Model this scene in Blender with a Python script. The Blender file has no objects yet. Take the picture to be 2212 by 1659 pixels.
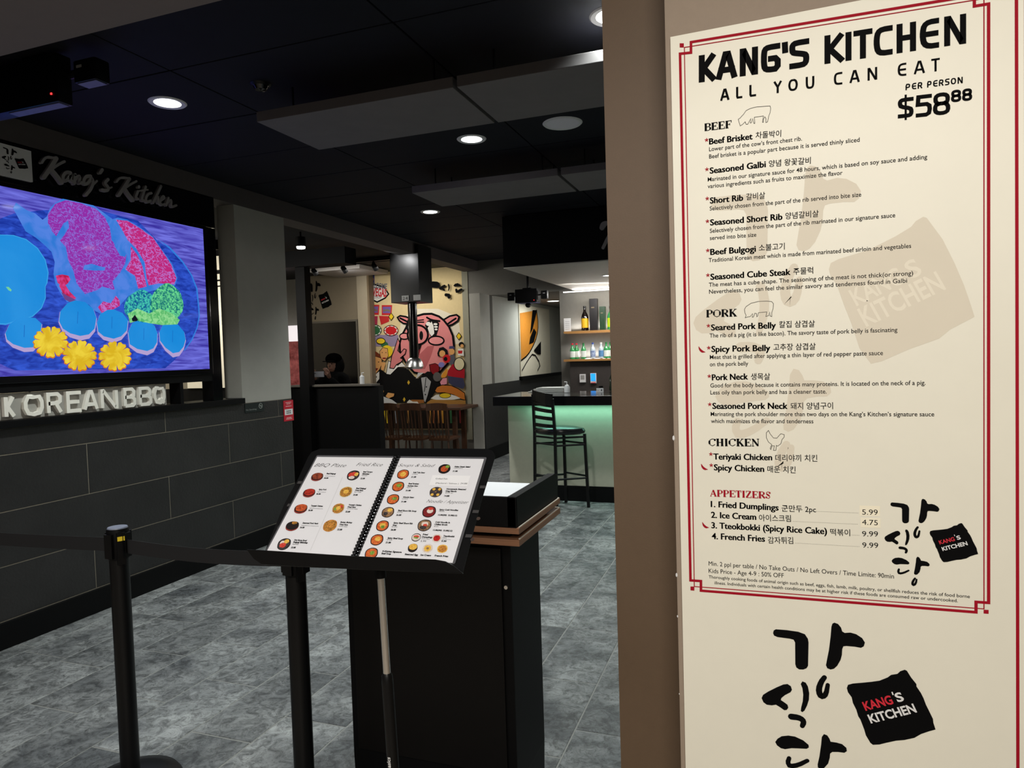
import bpy, bmesh, math, random
from mathutils import Vector, Matrix
from mathutils.geometry import tessellate_polygon
random.seed(7)
PI = math.pi
sc = bpy.context.scene
C = sc.collection

# ------------------------------------------------------------------ camera
F = 1501.0; CX, CY = 1106.0, 829.5; EYE = Vector((0, 0, 1.6))
YAW, PITCH, ROLL = map(math.radians, (-19.75, 2.30, 1.78))
fw = Vector((math.sin(YAW)*math.cos(PITCH), math.cos(YAW)*math.cos(PITCH), -math.sin(PITCH)))
r0 = Vector((math.cos(YAW), -math.sin(YAW), 0)); d0 = fw.cross(r0)
rt = r0*math.cos(ROLL) + d0*math.sin(ROLL); dn = -r0*math.sin(ROLL) + d0*math.cos(ROLL)
cam = bpy.data.cameras.new('camera'); camo = bpy.data.objects.new('camera', cam); C.objects.link(camo)
cam.sensor_width = 36; cam.lens = F/2212*36; cam.clip_start = .05
m3 = Matrix((rt, -dn, -fw)).transposed()
camo.matrix_world = Matrix.Translation(EYE) @ m3.to_4x4()
sc.camera = camo

# ------------------------------------------------------------------ colour, world, exposure
sc.view_settings.view_transform = 'Standard'; sc.view_settings.look = 'None'
sc.view_settings.gamma = 1; sc.view_settings.exposure = 0; sc.view_settings.use_curve_mapping = False
w = bpy.data.worlds.new('world'); sc.world = w; w.use_nodes = True
w.node_tree.nodes['Background'].inputs[0].default_value = (.5, .47, .45, 1)
w.node_tree.nodes['Background'].inputs[1].default_value = .05
sc.cycles.max_bounces = 6; sc.cycles.diffuse_bounces = 3; sc.cycles.glossy_bounces = 3
sc.cycles.transmission_bounces = 4; sc.cycles.sample_clamp_indirect = 4; sc.cycles.use_denoising = True
sc.cycles.caustics_reflective = False; sc.cycles.caustics_refractive = False

def area(name, loc, target, sx, sy, power, col=(1, 1, 1)):
    l = bpy.data.lights.new(name, 'AREA'); l.shape = 'RECTANGLE'; l.size = sx; l.size_y = sy
    l.energy = power; l.color = col
    o = bpy.data.objects.new(name, l); C.objects.link(o); o.location = loc
    o.rotation_euler = (Vector(target)-Vector(loc)).to_track_quat('-Z', 'Y').to_euler()
    return o
def spot(name, loc, target, power, ang=110, blend=.6, col=(1, 1, 1), rad=.06):
    l = bpy.data.lights.new(name, 'SPOT'); l.energy = power; l.spot_size = math.radians(ang)
    l.spot_blend = blend; l.color = col; l.shadow_soft_size = rad
    o = bpy.data.objects.new(name, l); C.objects.link(o); o.location = loc
    o.rotation_euler = (Vector(target)-Vector(loc)).to_track_quat('-Z', 'Y').to_euler()
    return o
NEUT = (.93, 1, .98)
area('mall_light', (.45, -1.6, 2.75), (.2, 1.5, 1.35), 1.8, 1.2, 84, (1, .94, .85))
area('mall_light', (-2.6, -1.0, 3.5), (-2.6, .8, 0), 2.2, .8, 62, (1, .96, .93))  # added fill from the mall side, brightens bulkhead and menus
DOWN = [(-3.154, 3.135), (-1.85, 4.485), (-3.16, 6.49), (-.60, 3.14), (-.45, 6.4), (.8, 4.5)]
for x, y in DOWN:
    spot('downlight_beam', (x, y, 3.075), (x, y, 0), 190, 125, .8, NEUT, .08)

# ------------------------------------------------------------------ pixels -> planes (camera of the photograph)
def ray(x, y): return (rt*((x-CX)/F) + dn*((y-CY)/F) + fw)
def bp(x, y, ax, c):
    d = ray(x, y); i = 'xyz'.index(ax); return EYE + d*((c-EYE[i])/d[i])

# ------------------------------------------------------------------ materials
def S(c):
    return tuple(((v/255)/12.92 if v/255 <= .04045 else ((v/255+.055)/1.055)**2.4) for v in c)
MATS = {}
def mat(name, col, rough=.5, metal=0, noise=0, nscale=20, bump=0, bscale=None, emit=0, rnd=0, spec=.5, trans=0, stretch=None, col2=None, alpha=1):
    if name in MATS: return MATS[name]
    m = bpy.data.materials.new(name); m.use_nodes = True; nt = m.node_tree; N = nt.nodes; L = nt.links
    b = N['Principled BSDF']; c = S(col)
    b.inputs['Roughness'].default_value = rough; b.inputs['Metallic'].default_value = metal
    b.inputs['Specular IOR Level'].default_value = spec
    b.inputs['Base Color'].default_value = (*c, 1)
    if trans: b.inputs['Transmission Weight'].default_value = trans; b.inputs['IOR'].default_value = 1.45
    if alpha < 1: b.inputs['Alpha'].default_value = alpha
    out = None
    if noise or bump or rnd or col2:
        geo = N.new('ShaderNodeNewGeometry'); vec = geo.outputs['Position']
        if rnd:
            oi = N.new('ShaderNodeObjectInfo'); sc_ = N.new('ShaderNodeVectorMath'); sc_.operation = 'MULTIPLY_ADD'
            cb = N.new('ShaderNodeCombineXYZ')
            for k in range(3): L.new(oi.outputs['Random'], cb.inputs[k])
            sc_.inputs[1].default_value = (17, 31, 7); L.new(cb.outputs[0], sc_.inputs[0]); L.new(vec, sc_.inputs[2]); vec = sc_.outputs[0]
        if stretch:
            mp = N.new('ShaderNodeMapping'); mp.inputs['Scale'].default_value = stretch; L.new(vec, mp.inputs[0]); vec = mp.outputs[0]
        nz = N.new('ShaderNodeTexNoise'); nz.inputs['Scale'].default_value = nscale; nz.inputs['Detail'].default_value = 6
        nz.inputs['Roughness'].default_value = .65; L.new(vec, nz.inputs['Vector'])
        cr = N.new('ShaderNodeValToRGB'); cr.color_ramp.elements[0].position = .32; cr.color_ramp.elements[1].position = .7
        c2 = S(col2) if col2 else tuple(min(1, v*(1+noise)) for v in c)
        c1 = c if col2 else tuple(v*(1-noise) for v in c)
        cr.color_ramp.elements[0].color = (*c1, 1); cr.color_ramp.elements[1].color = (*c2, 1)
        L.new(nz.outputs['Fac'], cr.inputs[0]); out = cr.outputs[0]
        if rnd:
            hs = N.new('ShaderNodeHueSaturation'); ma = N.new('ShaderNodeMath'); ma.operation = 'MULTIPLY_ADD'
            ma.inputs[1].default_value = 2*rnd; ma.inputs[2].default_value = 1-rnd
            L.new(oi.outputs['Random'], ma.inputs[0]); L.new(ma.outputs[0], hs.inputs['Value']); L.new(out, hs.inputs['Color']); out = hs.outputs[0]
        L.new(out, b.inputs['Base Color'])
        if bump:
            nb = N.new('ShaderNodeTexNoise'); nb.inputs['Scale'].default_value = bscale or nscale*2; nb.inputs['Detail'].default_value = 5
            L.new(vec, nb.inputs['Vector']); bm_ = N.new('ShaderNodeBump'); bm_.inputs['Strength'].default_value = bump
            bm_.inputs['Distance'].default_value = .01; L.new(nb.outputs['Fac'], bm_.inputs['Height']); L.new(bm_.outputs[0], b.inputs['Normal'])
    if emit:
        b.inputs['Emission Strength'].default_value = emit
        if out: L.new(out, b.inputs['Emission Color'])
        else: b.inputs['Emission Color'].default_value = (*c, 1)
    MATS[name] = m; return m
def screen(name, col, col2=None, nscale=20, stretch=None, lo=.4, hi=.6, emit=.92, band=False):
    """light given off by the lit display, seen through its glass"""
    if name in MATS: return MATS[name]
    m = bpy.data.materials.new(name); m.use_nodes = True; nt = m.node_tree; N = nt.nodes; L = nt.links
    b = N['Principled BSDF']; b.inputs['Base Color'].default_value = (.004, .004, .006, 1); b.inputs['Roughness'].default_value = .06
    b.inputs['Emission Strength'].default_value = emit
    if col2:
        geo = N.new('ShaderNodeNewGeometry'); mp = N.new('ShaderNodeMapping'); mp.inputs['Scale'].default_value = stretch or (1, 1, 1)
        L.new(geo.outputs['Position'], mp.inputs[0]); nz = N.new('ShaderNodeTexNoise'); nz.inputs['Scale'].default_value = nscale
        nz.inputs['Detail'].default_value = 5; nz.inputs['Distortion'].default_value = .8; L.new(mp.outputs[0], nz.inputs['Vector'])
        cr = N.new('ShaderNodeValToRGB'); cr.color_ramp.elements[0].position = lo; cr.color_ramp.elements[1].position = hi
        cr.color_ramp.elements[0].color = (*S(col), 1); cr.color_ramp.elements[1].color = (*S(col2), 1)
        if band:
            nz.inputs['Detail'].default_value = 2; e = cr.color_ramp.elements.new(min(.99, 2*hi-lo)); e.color = (*S(col), 1)
        L.new(nz.outputs['Fac'], cr.inputs[0]); L.new(cr.outputs[0], b.inputs['Emission Color'])
    else: b.inputs['Emission Color'].default_value = (*S(col), 1)
    MATS[name] = m; return m

BLACK = mat('black_paint', (6, 6, 7), .55, noise=.1, spec=.15)
BLACKG = mat('black_gloss', (12, 12, 14), .12, noise=.05)
BLACKM = mat('black_metal', (7, 7, 8), .42, noise=.1, spec=.28)
NAVY = mat('navy_ceiling', (9, 11, 22), .8, noise=.3, nscale=6, rnd=.12, spec=.3)
TAUPE = mat('taupe_paint', (148, 132, 116), .7, noise=.03, nscale=40, bump=.05, bscale=300)
TAUPE_SHADE = mat('shaded_taupe_paint', (92, 73, 54), .6, noise=.03, nscale=40, bump=.05, bscale=300)  # same taupe paint, weaker light on the jamb strip put into the colour
CREAM = mat('cream_board', (233, 229, 213), .45, noise=.015, nscale=8)
GREYW = mat('grey_wall_paint', (170, 168, 160), .8, noise=.05, nscale=4)
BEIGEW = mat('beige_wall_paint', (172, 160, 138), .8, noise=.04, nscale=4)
WHITE = mat('white_plastic', (225, 225, 225), .4, noise=.02)
TILEW = mat('charcoal_wall_tile', (34, 33, 33), .5, noise=.3, nscale=3, bump=.25, bscale=60, rnd=.12)
GROUT = mat('grout_light', (125, 118, 104), .9, noise=.1, nscale=90)
def slate():
    m = bpy.data.materials.new('slate_floor_tile'); m.use_nodes = True; nt = m.node_tree; N = nt.nodes; L = nt.links; b = N['Principled BSDF']
    b.inputs['Roughness'].default_value = .5; b.inputs['Specular IOR Level'].default_value = .4
    geo = N.new('ShaderNodeNewGeometry'); oi = N.new('ShaderNodeObjectInfo'); cb = N.new('ShaderNodeCombineXYZ'); va = N.new('ShaderNodeVectorMath'); va.operation = 'MULTIPLY_ADD'
    for k in range(3): L.new(oi.outputs['Random'], cb.inputs[k])
    va.inputs[1].default_value = (23, 41, 5); L.new(cb.outputs[0], va.inputs[0]); L.new(geo.outputs['Position'], va.inputs[2])
    def noise(sc_, det, ro, dist=0):
        n = N.new('ShaderNodeTexNoise'); n.inputs['Scale'].default_value = sc_; n.inputs['Detail'].default_value = det; n.inputs['Roughness'].default_value = ro; n.inputs['Distortion'].default_value = dist
        L.new(va.outputs[0], n.inputs['Vector']); return n.outputs['Fac']
    def ramp(f, a, pa, c, pc):
        r = N.new('ShaderNodeValToRGB'); r.color_ramp.elements[0].position = pa; r.color_ramp.elements[1].position = pc
        r.color_ramp.elements[0].color = (*S(a), 1); r.color_ramp.elements[1].color = (*S(c), 1); L.new(f, r.inputs[0]); return r.outputs[0]
    def mul(a, c, fac=1):
        x = N.new('ShaderNodeMix'); x.data_type = 'RGBA'; x.blend_type = 'MULTIPLY'; x.inputs[0].default_value = fac; L.new(a, x.inputs[6]); L.new(c, x.inputs[7]); return x.outputs[2]
    base = ramp(noise(2.6, 5, .6, .6), (80, 83, 85), .35, (146, 149, 148), .68)
    mott = ramp(noise(16, 7, .72, 1.2), (118, 118, 118), .38, (255, 255, 255), .58)
    crack = ramp(noise(38, 4, .6, 2), (90, 90, 90), .35, (255, 255, 255), .44)
    col = mul(mul(base, mott, .8), crack, .55)
    hs = N.new('ShaderNodeHueSaturation'); ma = N.new('ShaderNodeMath'); ma.operation = 'MULTIPLY_ADD'; ma.inputs[1].default_value = .42; ma.inputs[2].default_value = .82
    L.new(oi.outputs['Random'], ma.inputs[0]); L.new(ma.outputs[0], hs.inputs['Value']); L.new(col, hs.inputs['Color']); L.new(hs.outputs[0], b.inputs['Base Color'])
    bu = N.new('ShaderNodeBump'); bu.inputs['Strength'].default_value = .55; bu.inputs['Distance'].default_value = .012; L.new(noise(14, 8, .68, 1.2), bu.inputs['Height']); L.new(bu.outputs[0], b.inputs['Normal'])
    return m
TILEF = slate()
GROUTF = mat('floor_grout', (126, 127, 123), .9, noise=.1, nscale=60)
WOOD = mat('walnut_laminate', (140, 98, 70), .45, noise=.22, nscale=6, stretch=(1, 3, 60))
WOODS = mat('oak_shelf', (168, 122, 66), .5, noise=.2, nscale=8, stretch=(1, 4, 30))
DWOOD = mat('dark_chair_wood', (72, 44, 26), .4, noise=.25, nscale=10, stretch=(6, 6, 1))
CHROME = mat('chrome', (235, 232, 228), .3, 1, noise=.02)
PANELG = mat('grey_acoustic_panel', (112, 108, 108), .8, noise=.05, nscale=8)
INK = mat('black_ink', (4, 4, 5), .75, noise=.02, spec=.1)
INKR = mat('red_ink', (160, 10, 34), .7, noise=.02, spec=.15)
INKG = mat('dark_grey_ink', (45, 42, 42), .6, noise=.02)
LAMP = mat('lamp_diffuser', (255, 255, 250), .4, emit=6)

# ------------------------------------------------------------------ mesh helpers
class MB:
    def __init__(s): s.v = []; s.f = []; s.sm = False
    def add(s, vs, fs):
        n = len(s.v); s.v += [Vector(v) for v in vs]; s.f += [tuple(i+n for i in f) for f in fs]; return s
    def box(s, x0, x1, y0, y1, z0, z1, bev=0):
        if x0 > x1: x0, x1 = x1, x0
        if y0 > y1: y0, y1 = y1, y0
        if z0 > z1: z0, z1 = z1, z0
        if not bev:
            return s.add([(x, y, z) for z in (z0, z1) for y in (y0, y1) for x in (x0, x1)],
                         [(0, 2, 3, 1), (4, 5, 7, 6), (0, 1, 5, 4), (2, 6, 7, 3), (0, 4, 6, 2), (1, 3, 7, 5)])
        bm = bmesh.new(); bmesh.ops.create_cube(bm, size=1)
        for v in bm.verts: v.co = Vector(((x0+x1)/2+v.co.x*(x1-x0), (y0+y1)/2+v.co.y*(y1-y0), (z0+z1)/2+v.co.z*(z1-z0)))
        bmesh.ops.bevel(bm, geom=bm.edges[:], offset=bev, segments=2, affect='EDGES', profile=.7)
        return s.bm(bm)
    def bm(s, bm):
        bm.verts.index_update(); s.add([v.co.copy() for v in bm.verts], [[v.index for v in f.verts] for f in bm.faces]); bm.free(); return s
    def tube(s, pts, r, seg=10, cap=True):
        pts = [Vector(p) for p in pts]; rs = r if isinstance(r, (list, tuple)) else [r]*len(pts)
        n0 = len(s.v); vs = []; up = None
        for i, p in enumerate(pts):
            t = (pts[min(i+1, len(pts)-1)]-pts[max(i-1, 0)]).normalized()
            if up is None: up = t.orthogonal().normalized()
            a = (up - t*up.dot(t)).normalized(); b = t.cross(a); up = a
            vs += [p+(a*math.cos(2*PI*k/seg)+b*math.sin(2*PI*k/seg))*rs[i] for k in range(seg)]
        fs = [(i*seg+k, i*seg+(k+1) % seg, (i+1)*seg+(k+1) % seg, (i+1)*seg+k) for i in range(len(pts)-1) for k in range(seg)]
        if cap: fs += [tuple(range(seg))[::-1], tuple((len(pts)-1)*seg+k for k in range(seg))]
        return s.add(vs, fs)
    def lathe(s, prof, c=(0, 0, 0), seg=24):
        """prof: (r, z) list about a vertical axis"""
        vs = []
        for r, z in prof: vs += [(c[0]+r*math.cos(2*PI*k/seg), c[1]+r*math.sin(2*PI*k/seg), c[2]+z) for k in range(seg)]
        fs = [(i*seg+k, i*seg+(k+1) % seg, (i+1)*seg+(k+1) % seg, (i+1)*seg+k) for i in range(len(prof)-1) for k in range(seg)]
        fs += [tuple(range(seg))[::-1], tuple((len(prof)-1)*seg+k for k in range(seg))]
        return s.add(vs, fs)
    def slab(s, pts, n, th):
        """polygon (3D, planar) pushed out along n by th, both sides closed"""
        n = Vector(n); k = len(pts); a = [Vector(p) for p in pts]; b = [p+n*th for p in a]
        tr = tessellate_polygon([a]); fs = [tuple(t) for t in tr]+[tuple(i+k for i in t) for t in tr]
        fs += [(i, (i+1) % k, (i+1) % k+k, i+k) for i in range(k)]
        return s.add(a+b, fs)
def mk(name, mb, m, parent=None, smooth=False, label=None):
    me = bpy.data.meshes.new(name); L = Vector(); p_ = parent
    while p_: L += p_.location; p_ = p_.parent
    me.from_pydata([tuple(v-L) for v in mb.v], [], mb.f); me.validate()
    bm = bmesh.new(); bm.from_mesh(me); bmesh.ops.recalc_face_normals(bm, faces=bm.faces[:]); bm.to_mesh(me); bm.free()
    if smooth:
        me.shade_smooth()
        try: me.set_sharp_from_angle(angle=math.radians(40))
        except Exception: pass
    me.materials.append(m); o = bpy.data.objects.new(name, me); C.objects.link(o)
    if parent: o.parent = parent
    if label: o['label'] = label
    return o
def tag(o, label, cat, group=None, kind=None):
    o['label'] = label; o['category'] = cat
    if group: o['group'] = group
    if kind: o['kind'] = kind
    return o
def thing(name, label, cat, loc=(0, 0, 0), group=None):
    o = bpy.data.objects.new(name, None); C.objects.link(o); o.location = loc; o.empty_display_size = .1
    o.matrix_world = Matrix.Translation(loc); return tag(o, label, cat, group)
def struct(name, mb, m, label, cat='wall', parent=None):
    o = mk(name, mb, m, parent); o['kind'] = 'structure'
    if not parent: o['label'] = label; o['category'] = cat
    return o
def dup(root, loc, label, rz=0):
    r = root.copy(); C.objects.link(r); r.location = loc; r.rotation_euler = (0, 0, rz); r['label'] = label
    def rec(a, b):
        for ch in list(a.children):
            c = ch.copy(); C.objects.link(c); c.parent = b; rec(ch, c)
    rec(root, r); return r
def cbox(mb, p, u, v, n, a, b, c):
    """oriented box centred at p with half sizes a, b, c along u, v, n"""
    p = Vector(p); vs = [p+u*(a*i)+v*(b*j)+n*(c*k) for k in (-1, 1) for j in (-1, 1) for i in (-1, 1)]
    return mb.add(vs, [(0, 2, 3, 1), (4, 5, 7, 6), (0, 1, 5, 4), (2, 6, 7, 3), (0, 4, 6, 2), (1, 3, 7, 5)])

# ------------------------------------------------------------------ flat print on real surfaces
class Pl:
    def __init__(s, O, u, v, px=None):
        s.O = Vector(O); s.u = Vector(u).normalized(); s.v = Vector(v).normalized(); s.n = s.u.cross(s.v)
    def at(s, a, b, l=0): return s.O+s.u*a+s.v*b+s.n*l
    def px(s, x, y):
        d = ray(x, y); t = (s.O-EYE).dot(s.n)/d.dot(s.n); q = EYE+d*t-s.O; return (q.dot(s.u), q.dot(s.v))
_J = [0]
def jit():
    _J[0] = (_J[0]+1) % 24; return _J[0]*6e-6      # print layers never share one plane exactly
def poly(mb, pl, pts, lift):
    lift += jit()
    a = [pl.at(p[0], p[1], lift) for p in pts]; tr = tessellate_polygon([a]); mb.add(a, [tuple(t) for t in tr])
def stroke(mb, pl, pts, w, lift, closed=False, cap=True, smooth=0):
    lift += jit(); pts = [Vector(p) for p in pts]; ws = list(w) if isinstance(w, (list, tuple)) else [w]*len(pts)
    for _ in range(smooth):
        q = [pts[0]]; qw = [ws[0]]
        for i in range(len(pts)-1):
            q += [pts[i]*.75+pts[i+1]*.25, pts[i]*.25+pts[i+1]*.75]; qw += [ws[i]*.75+ws[i+1]*.25, ws[i]*.25+ws[i+1]*.75]
        q.append(pts[-1]); qw.append(ws[-1]); pts, ws = q, qw
    n = len(pts); A = []; B = []
    for i in range(n):
        p = pts[i]
        a = (pts[(i+1) % n]-p) if (closed or i < n-1) else (p-pts[i-1])
        b = (p-pts[i-1]) if (closed or i > 0) else a
        if a.length < 1e-9: a = b
        if b.length < 1e-9: b = a
        a = a.normalized(); b = b.normalized(); t = (a+b)
        t = t.normalized() if t.length > 1e-6 else a
        nn = Vector((-t.y, t.x)); k = 1/max(.5, nn.dot(Vector((-a.y, a.x))))
        A.append(p+nn*ws[i]/2*k); B.append(p-nn*ws[i]/2*k)
    vs = [pl.at(*p, lift) for p in A]+[pl.at(*p, lift) for p in B]
    fs = [(i, (i+1) % n, (i+1) % n+n, i+n) for i in range(n if closed else n-1)]
    mb.add(vs, fs)
    if cap and not closed:
        for i in (0, n-1): disc(mb, pl, pts[i], ws[i]/2, ws[i]/2, lift, 10)
def disc(mb, pl, c, rx, ry, lift, seg=20, rot=0):
    poly(mb, pl, [(c[0]+rx*math.cos(2*PI*k/seg)*math.cos(rot)-ry*math.sin(2*PI*k/seg)*math.sin(rot), c[1]+rx*math.cos(2*PI*k/seg)*math.sin(rot)+ry*math.sin(2*PI*k/seg)*math.cos(rot)) for k in range(seg)], lift)
_TC = {}
def glyphs(s, bold=0, shear=0):
    k = (s, bold, shear)
    if k not in _TC:
        c = bpy.data.curves.new('t', 'FONT'); c.body = s; c.offset = bold; c.shear = shear; c.resolution_u = 3
        o = bpy.data.objects.new('t', c); me = o.to_mesh()
        vs = [(v.co.x, v.co.y) for v in me.vertices]; fs = [tuple(p.vertices) for p in me.polygons]
        o.to_mesh_clear(); bpy.data.objects.remove(o); bpy.data.curves.remove(c)
        x0 = min(v[0] for v in vs); x1 = max(v[0] for v in vs)
        _TC[k] = (vs, fs, x0, x1)
    return _TC[k]
def text(mb, pl, s, p0, p1, cap, lift, bold=0, shear=0):
    """s fitted from p0 to p1 (baseline, plane units); cap = capital height"""
    vs, fs, x0, x1 = glyphs(s, bold, shear); p0 = Vector(p0); p1 = Vector(p1); e = (p1-p0)
    sx = e.length/max(1e-6, x1-x0); e = e.normalized(); f = Vector((-e.y, e.x)); sy = cap/.73
    mb.add([pl.at(*(p0+e*((x-x0)*sx)+f*(y*sy)), lift) for x, y in vs], fs)

def logo(mb_k, mb_r, mb_w, pl, f, lift, square=True, rowf=None):
    """brush lettering and torn black square; f maps logo pixels to plane coordinates"""
    P = [
     [(715,165),(780,170),(850,180),(890,195),(908,222),(912,245),(909,385),(900,400),(880,408),(855,407),(838,395),(832,375),(831,245),(822,228),(800,222),(725,212),(704,203),(698,188),(702,172)],
     [(1068,125),(1090,133),(1108,155),(1115,178),(1130,187),(1165,185),(1200,195),(1235,218),(1252,245),(1245,268),(1228,277),(1190,270),(1140,266),(1122,268),(1115,285),(1113,320),(1105,350),(1085,385),(1065,403),(1045,408),(1025,400),(1017,382),(1025,340),(1035,290),(1045,210),(1050,150),(1056,131)],
     [(760,498),(785,495),(805,508),(812,530),(803,545),(770,562),(748,580),(745,592),(765,605),(785,620),(790,638),(780,652),(765,653),(740,635),(715,620),(690,624),(660,620),(640,605),(629,580),(638,560),(670,540),(720,515)],
     [(875,479),(895,487),(908,510),(916,550),(914,590),(903,625),(888,655),(875,665),(865,658),(868,635),(877,600),(880,560),(875,520),(865,495)],
     [(711,845),(725,825),(750,810),(790,806),(830,812),(880,835),(912,862),(914,878),(900,886),(860,884),(810,882),(770,888),(745,882),(722,865)],
     [(1005,797),(1025,805),(1038,825),(1045,843),(1080,848),(1115,858),(1140,880),(1143,900),(1128,910),(1090,905),(1055,905),(1042,915),(1040,940),(1030,975),(1005,1003),(985,1008),(968,998),(967,980),(978,930),(988,860),(992,815)]]
    sc0 = (Vector(f(100, 0))-Vector(f(0, 0))).length/100
    for p in P: poly(mb_k, pl, [f(*q) for q in p], lift)
    for pts, ws in (([(1008,455),(988,482),(973,525),(980,562),(998,572),(1018,555),(1028,500)], [26,29,32,33,31,27,22]),
                    ([(808,692),(850,697),(876,710),(883,728),(874,748)], [36,34,32,30,26]),
                    ([(795,942),(786,968),(800,992),(850,984),(905,957)], [24,26,28,26,22]),
                    ([(978,1049),(955,1080),(948,1115),(965,1128),(988,1105),(996,1062)], [24,27,29,29,25,20])):
        stroke(mb_k, pl, [f(*q) for q in pts], [x*sc0 for x in ws], lift, smooth=1)
    if square:
        Q = [(1143,520),(1150,500),(1180,492),(1240,487),(1290,482),(1340,475),(1390,455),(1410,440),(1448,434),(1465,418),(1492,409),(1505,415),(1530,455),(1562,495),(1563,510),(1590,550),(1605,580),(1620,620),(1640,660),(1662,705),(1665,730),(1678,770),(1640,780),(1590,797),(1550,820),(1490,833),(1440,837),(1380,850),(1340,860),(1300,862),(1285,850),(1258,805),(1248,770),(1225,710),(1212,690),(1200,650),(1180,610),(1172,575),(1150,545)]
        poly(mb_k, pl, [f(*q) for q in Q], lift)
        c = 50*sc0
        text(mb_r, pl, "KANG", f(1256,655), f(1426,612), c, lift*1.6, .03)
        text(mb_w, pl, "S", f(1450,604), f(1492,592), c, lift*1.6, .03)
        stroke(mb_w, pl, [f(1416,545), f(1421,558)], 7*sc0, lift*1.6)
        text(mb_w, pl, "KITCHEN", f(1288,731), f(1566,663), c, lift*1.6, .03)

# ================================================================== SETTING
WX = -4.146; CEIL = 3.10; BACK = 10.1
# floor
o = struct('floor', MB().box(-9.5, 4, 1.55, 15, -.06, -.0022), GROUTF, 'grey slate look tile floor with pale joints', 'floor')
floor = o
known = {-3.66: 2.69, -3.34: 2.29, -3.02: 2.49, -2.70: 2.10, -2.385: 2.32, -2.09: 1.9, -1.09: 3.235, -.765: 2.808, -1.93: 2.545}
PX = .3215; TL = .645; tmesh = {}
def tile_mesh(w_, l_):
    k = (round(w_, 3), round(l_, 3))
    if k not in tmesh:
        bm = bmesh.new(); bmesh.ops.create_cube(bm, size=1)
        for v in bm.verts: v.co = Vector((v.co.x*w_, v.co.y*l_, v.co.z*.012-.006))
        bmesh.ops.bevel(bm, geom=[e for e in bm.edges if all(v.co.z > -.001 for v in e.verts)], offset=.0025, segments=1, affect='EDGES')
        me = bpy.data.meshes.new('floor_tile'); bm.to_mesh(me); bm.free(); me.materials.append(TILEF); tmesh[k] = me
    return tmesh[k]
cnt = 0
for i in range(-4, 12):
    x0 = -3.021+PX*i; x1 = x0+PX
    if x1 < WX+.01 or x0 > .4: continue
    edge = x0 < WX
    k = min(known, key=lambda a: abs(a-x0)); off = known[k] if abs(k-x0) < .08 else random.random()*TL
    y = off-TL*math.ceil((off-1.6)/TL)
    while y < BACK-.05:
        cx, cy = (x0+x1)/2, y+TL/2
        # left out where the solid wall below the display stands
        xa = WX if (edge and cy < 5.6) else x0
        if True:
            t = bpy.data.objects.new('floor_tile', tile_mesh(x1-xa-.006, TL-.006)); C.objects.link(t)
            t.location = ((xa+x1)/2, cy, random.uniform(-.0008, .0008)); t.parent = floor; cnt += 1
        y += TL
struct('floor_mall', MB().box(-9.5, 4, -3, 1.55, -.06, 0), mat('mall_floor', (170, 160, 145), .4, noise=.08, nscale=5), 'pale mall floor in front of the restaurant', 'floor')
struct('wall_right', MB().box(2.6, 2.75, 1.8, 15, 0, 3.4), GREYW, 'grey wall of the restaurant hidden behind the menu column')
# ceiling and its tiles
o = struct('ceiling', MB().box(-9.5, 4, 1.576, 15, CEIL+.02, CEIL+.1), mat('ceiling_void', (8, 8, 12), .9, noise=.1), 'black tiled ceiling with recessed lights', 'ceiling'); ceil_ = o
holes = DOWN
tb = {}
def ceil_tile(x0, x1, y0, y1):
    k = (round(x1-x0, 3), round(y1-y0, 3))
    if k not in tb:
        m = MB().box(-(x1-x0)/2+.005, (x1-x0)/2-.005, -(y1-y0)/2+.005, (y1-y0)/2-.005, 0, .02, .004)
        ob = mk('ceiling_tile', m, NAVY); tb[k] = ob.data; bpy.data.objects.remove(ob)
    t = bpy.data.objects.new('ceiling_tile', tb[k]); C.objects.link(t); t.location = ((x0+x1)/2, (y0+y1)/2, CEIL+random.uniform(-.001, .001)); t.parent = ceil_
xs = [WX, -2.80, -1.52, -.24, 1.04, 2.6]
for i in range(5):
    for j in range(13):
        y0 = 1.58 if j == 0 else 2.81+.67*(j-1); y1 = 2.81+.67*j
        if y1 > BACK: y1 = BACK
        if y0 >= BACK-.1: break
        ceil_tile(xs[i], xs[i+1], y0, y1)
# storefront bulkhead above the opening
struct('trim_1', MB().box(-9, -.20, .75, 1.576, 2.60, 3.6), mat('bulkhead_paint', (112, 106, 108), .8, noise=.03), 'taupe painted bulkhead above the restaurant opening', 'bulkhead')
# low wall with tiles
wl = struct('wall_left', MB().box(WX-.16, WX-.0015, 1.0, 5.42, 0, 1.27), GROUT, 'low wall clad in large charcoal tiles under the display')
rows = [(0.02, .157, 2.0), (.157, .4715, 3.322-.64*1), (.4715, .787, 3.96), (.787, 1.117, 3.31), (1.117, 1.268, 3.95)]
rowj = {1: [2.042, 3.322, 4.602], 2: [1.4, 2.68, 3.957, 5.237], 3: [2.03, 3.308, 4.592], 4: [1.4, 2.68, 3.95, 5.23], 0: [2.6, 3.9, 5.2]}
for r_, (z0, z1, _) in enumerate(rows):
    js = [1.0]+[j for j in rowj[r_] if 1.0 < j < 5.4]+[5.42]
    for a, b in zip(js[:-1], js[1:]):
        m = MB().box(WX-.004, WX, a+.0028, b-.0028, z0+.0028, z1-.0028, .001); mk('wall_tile', m, TILEW, wl)
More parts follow.
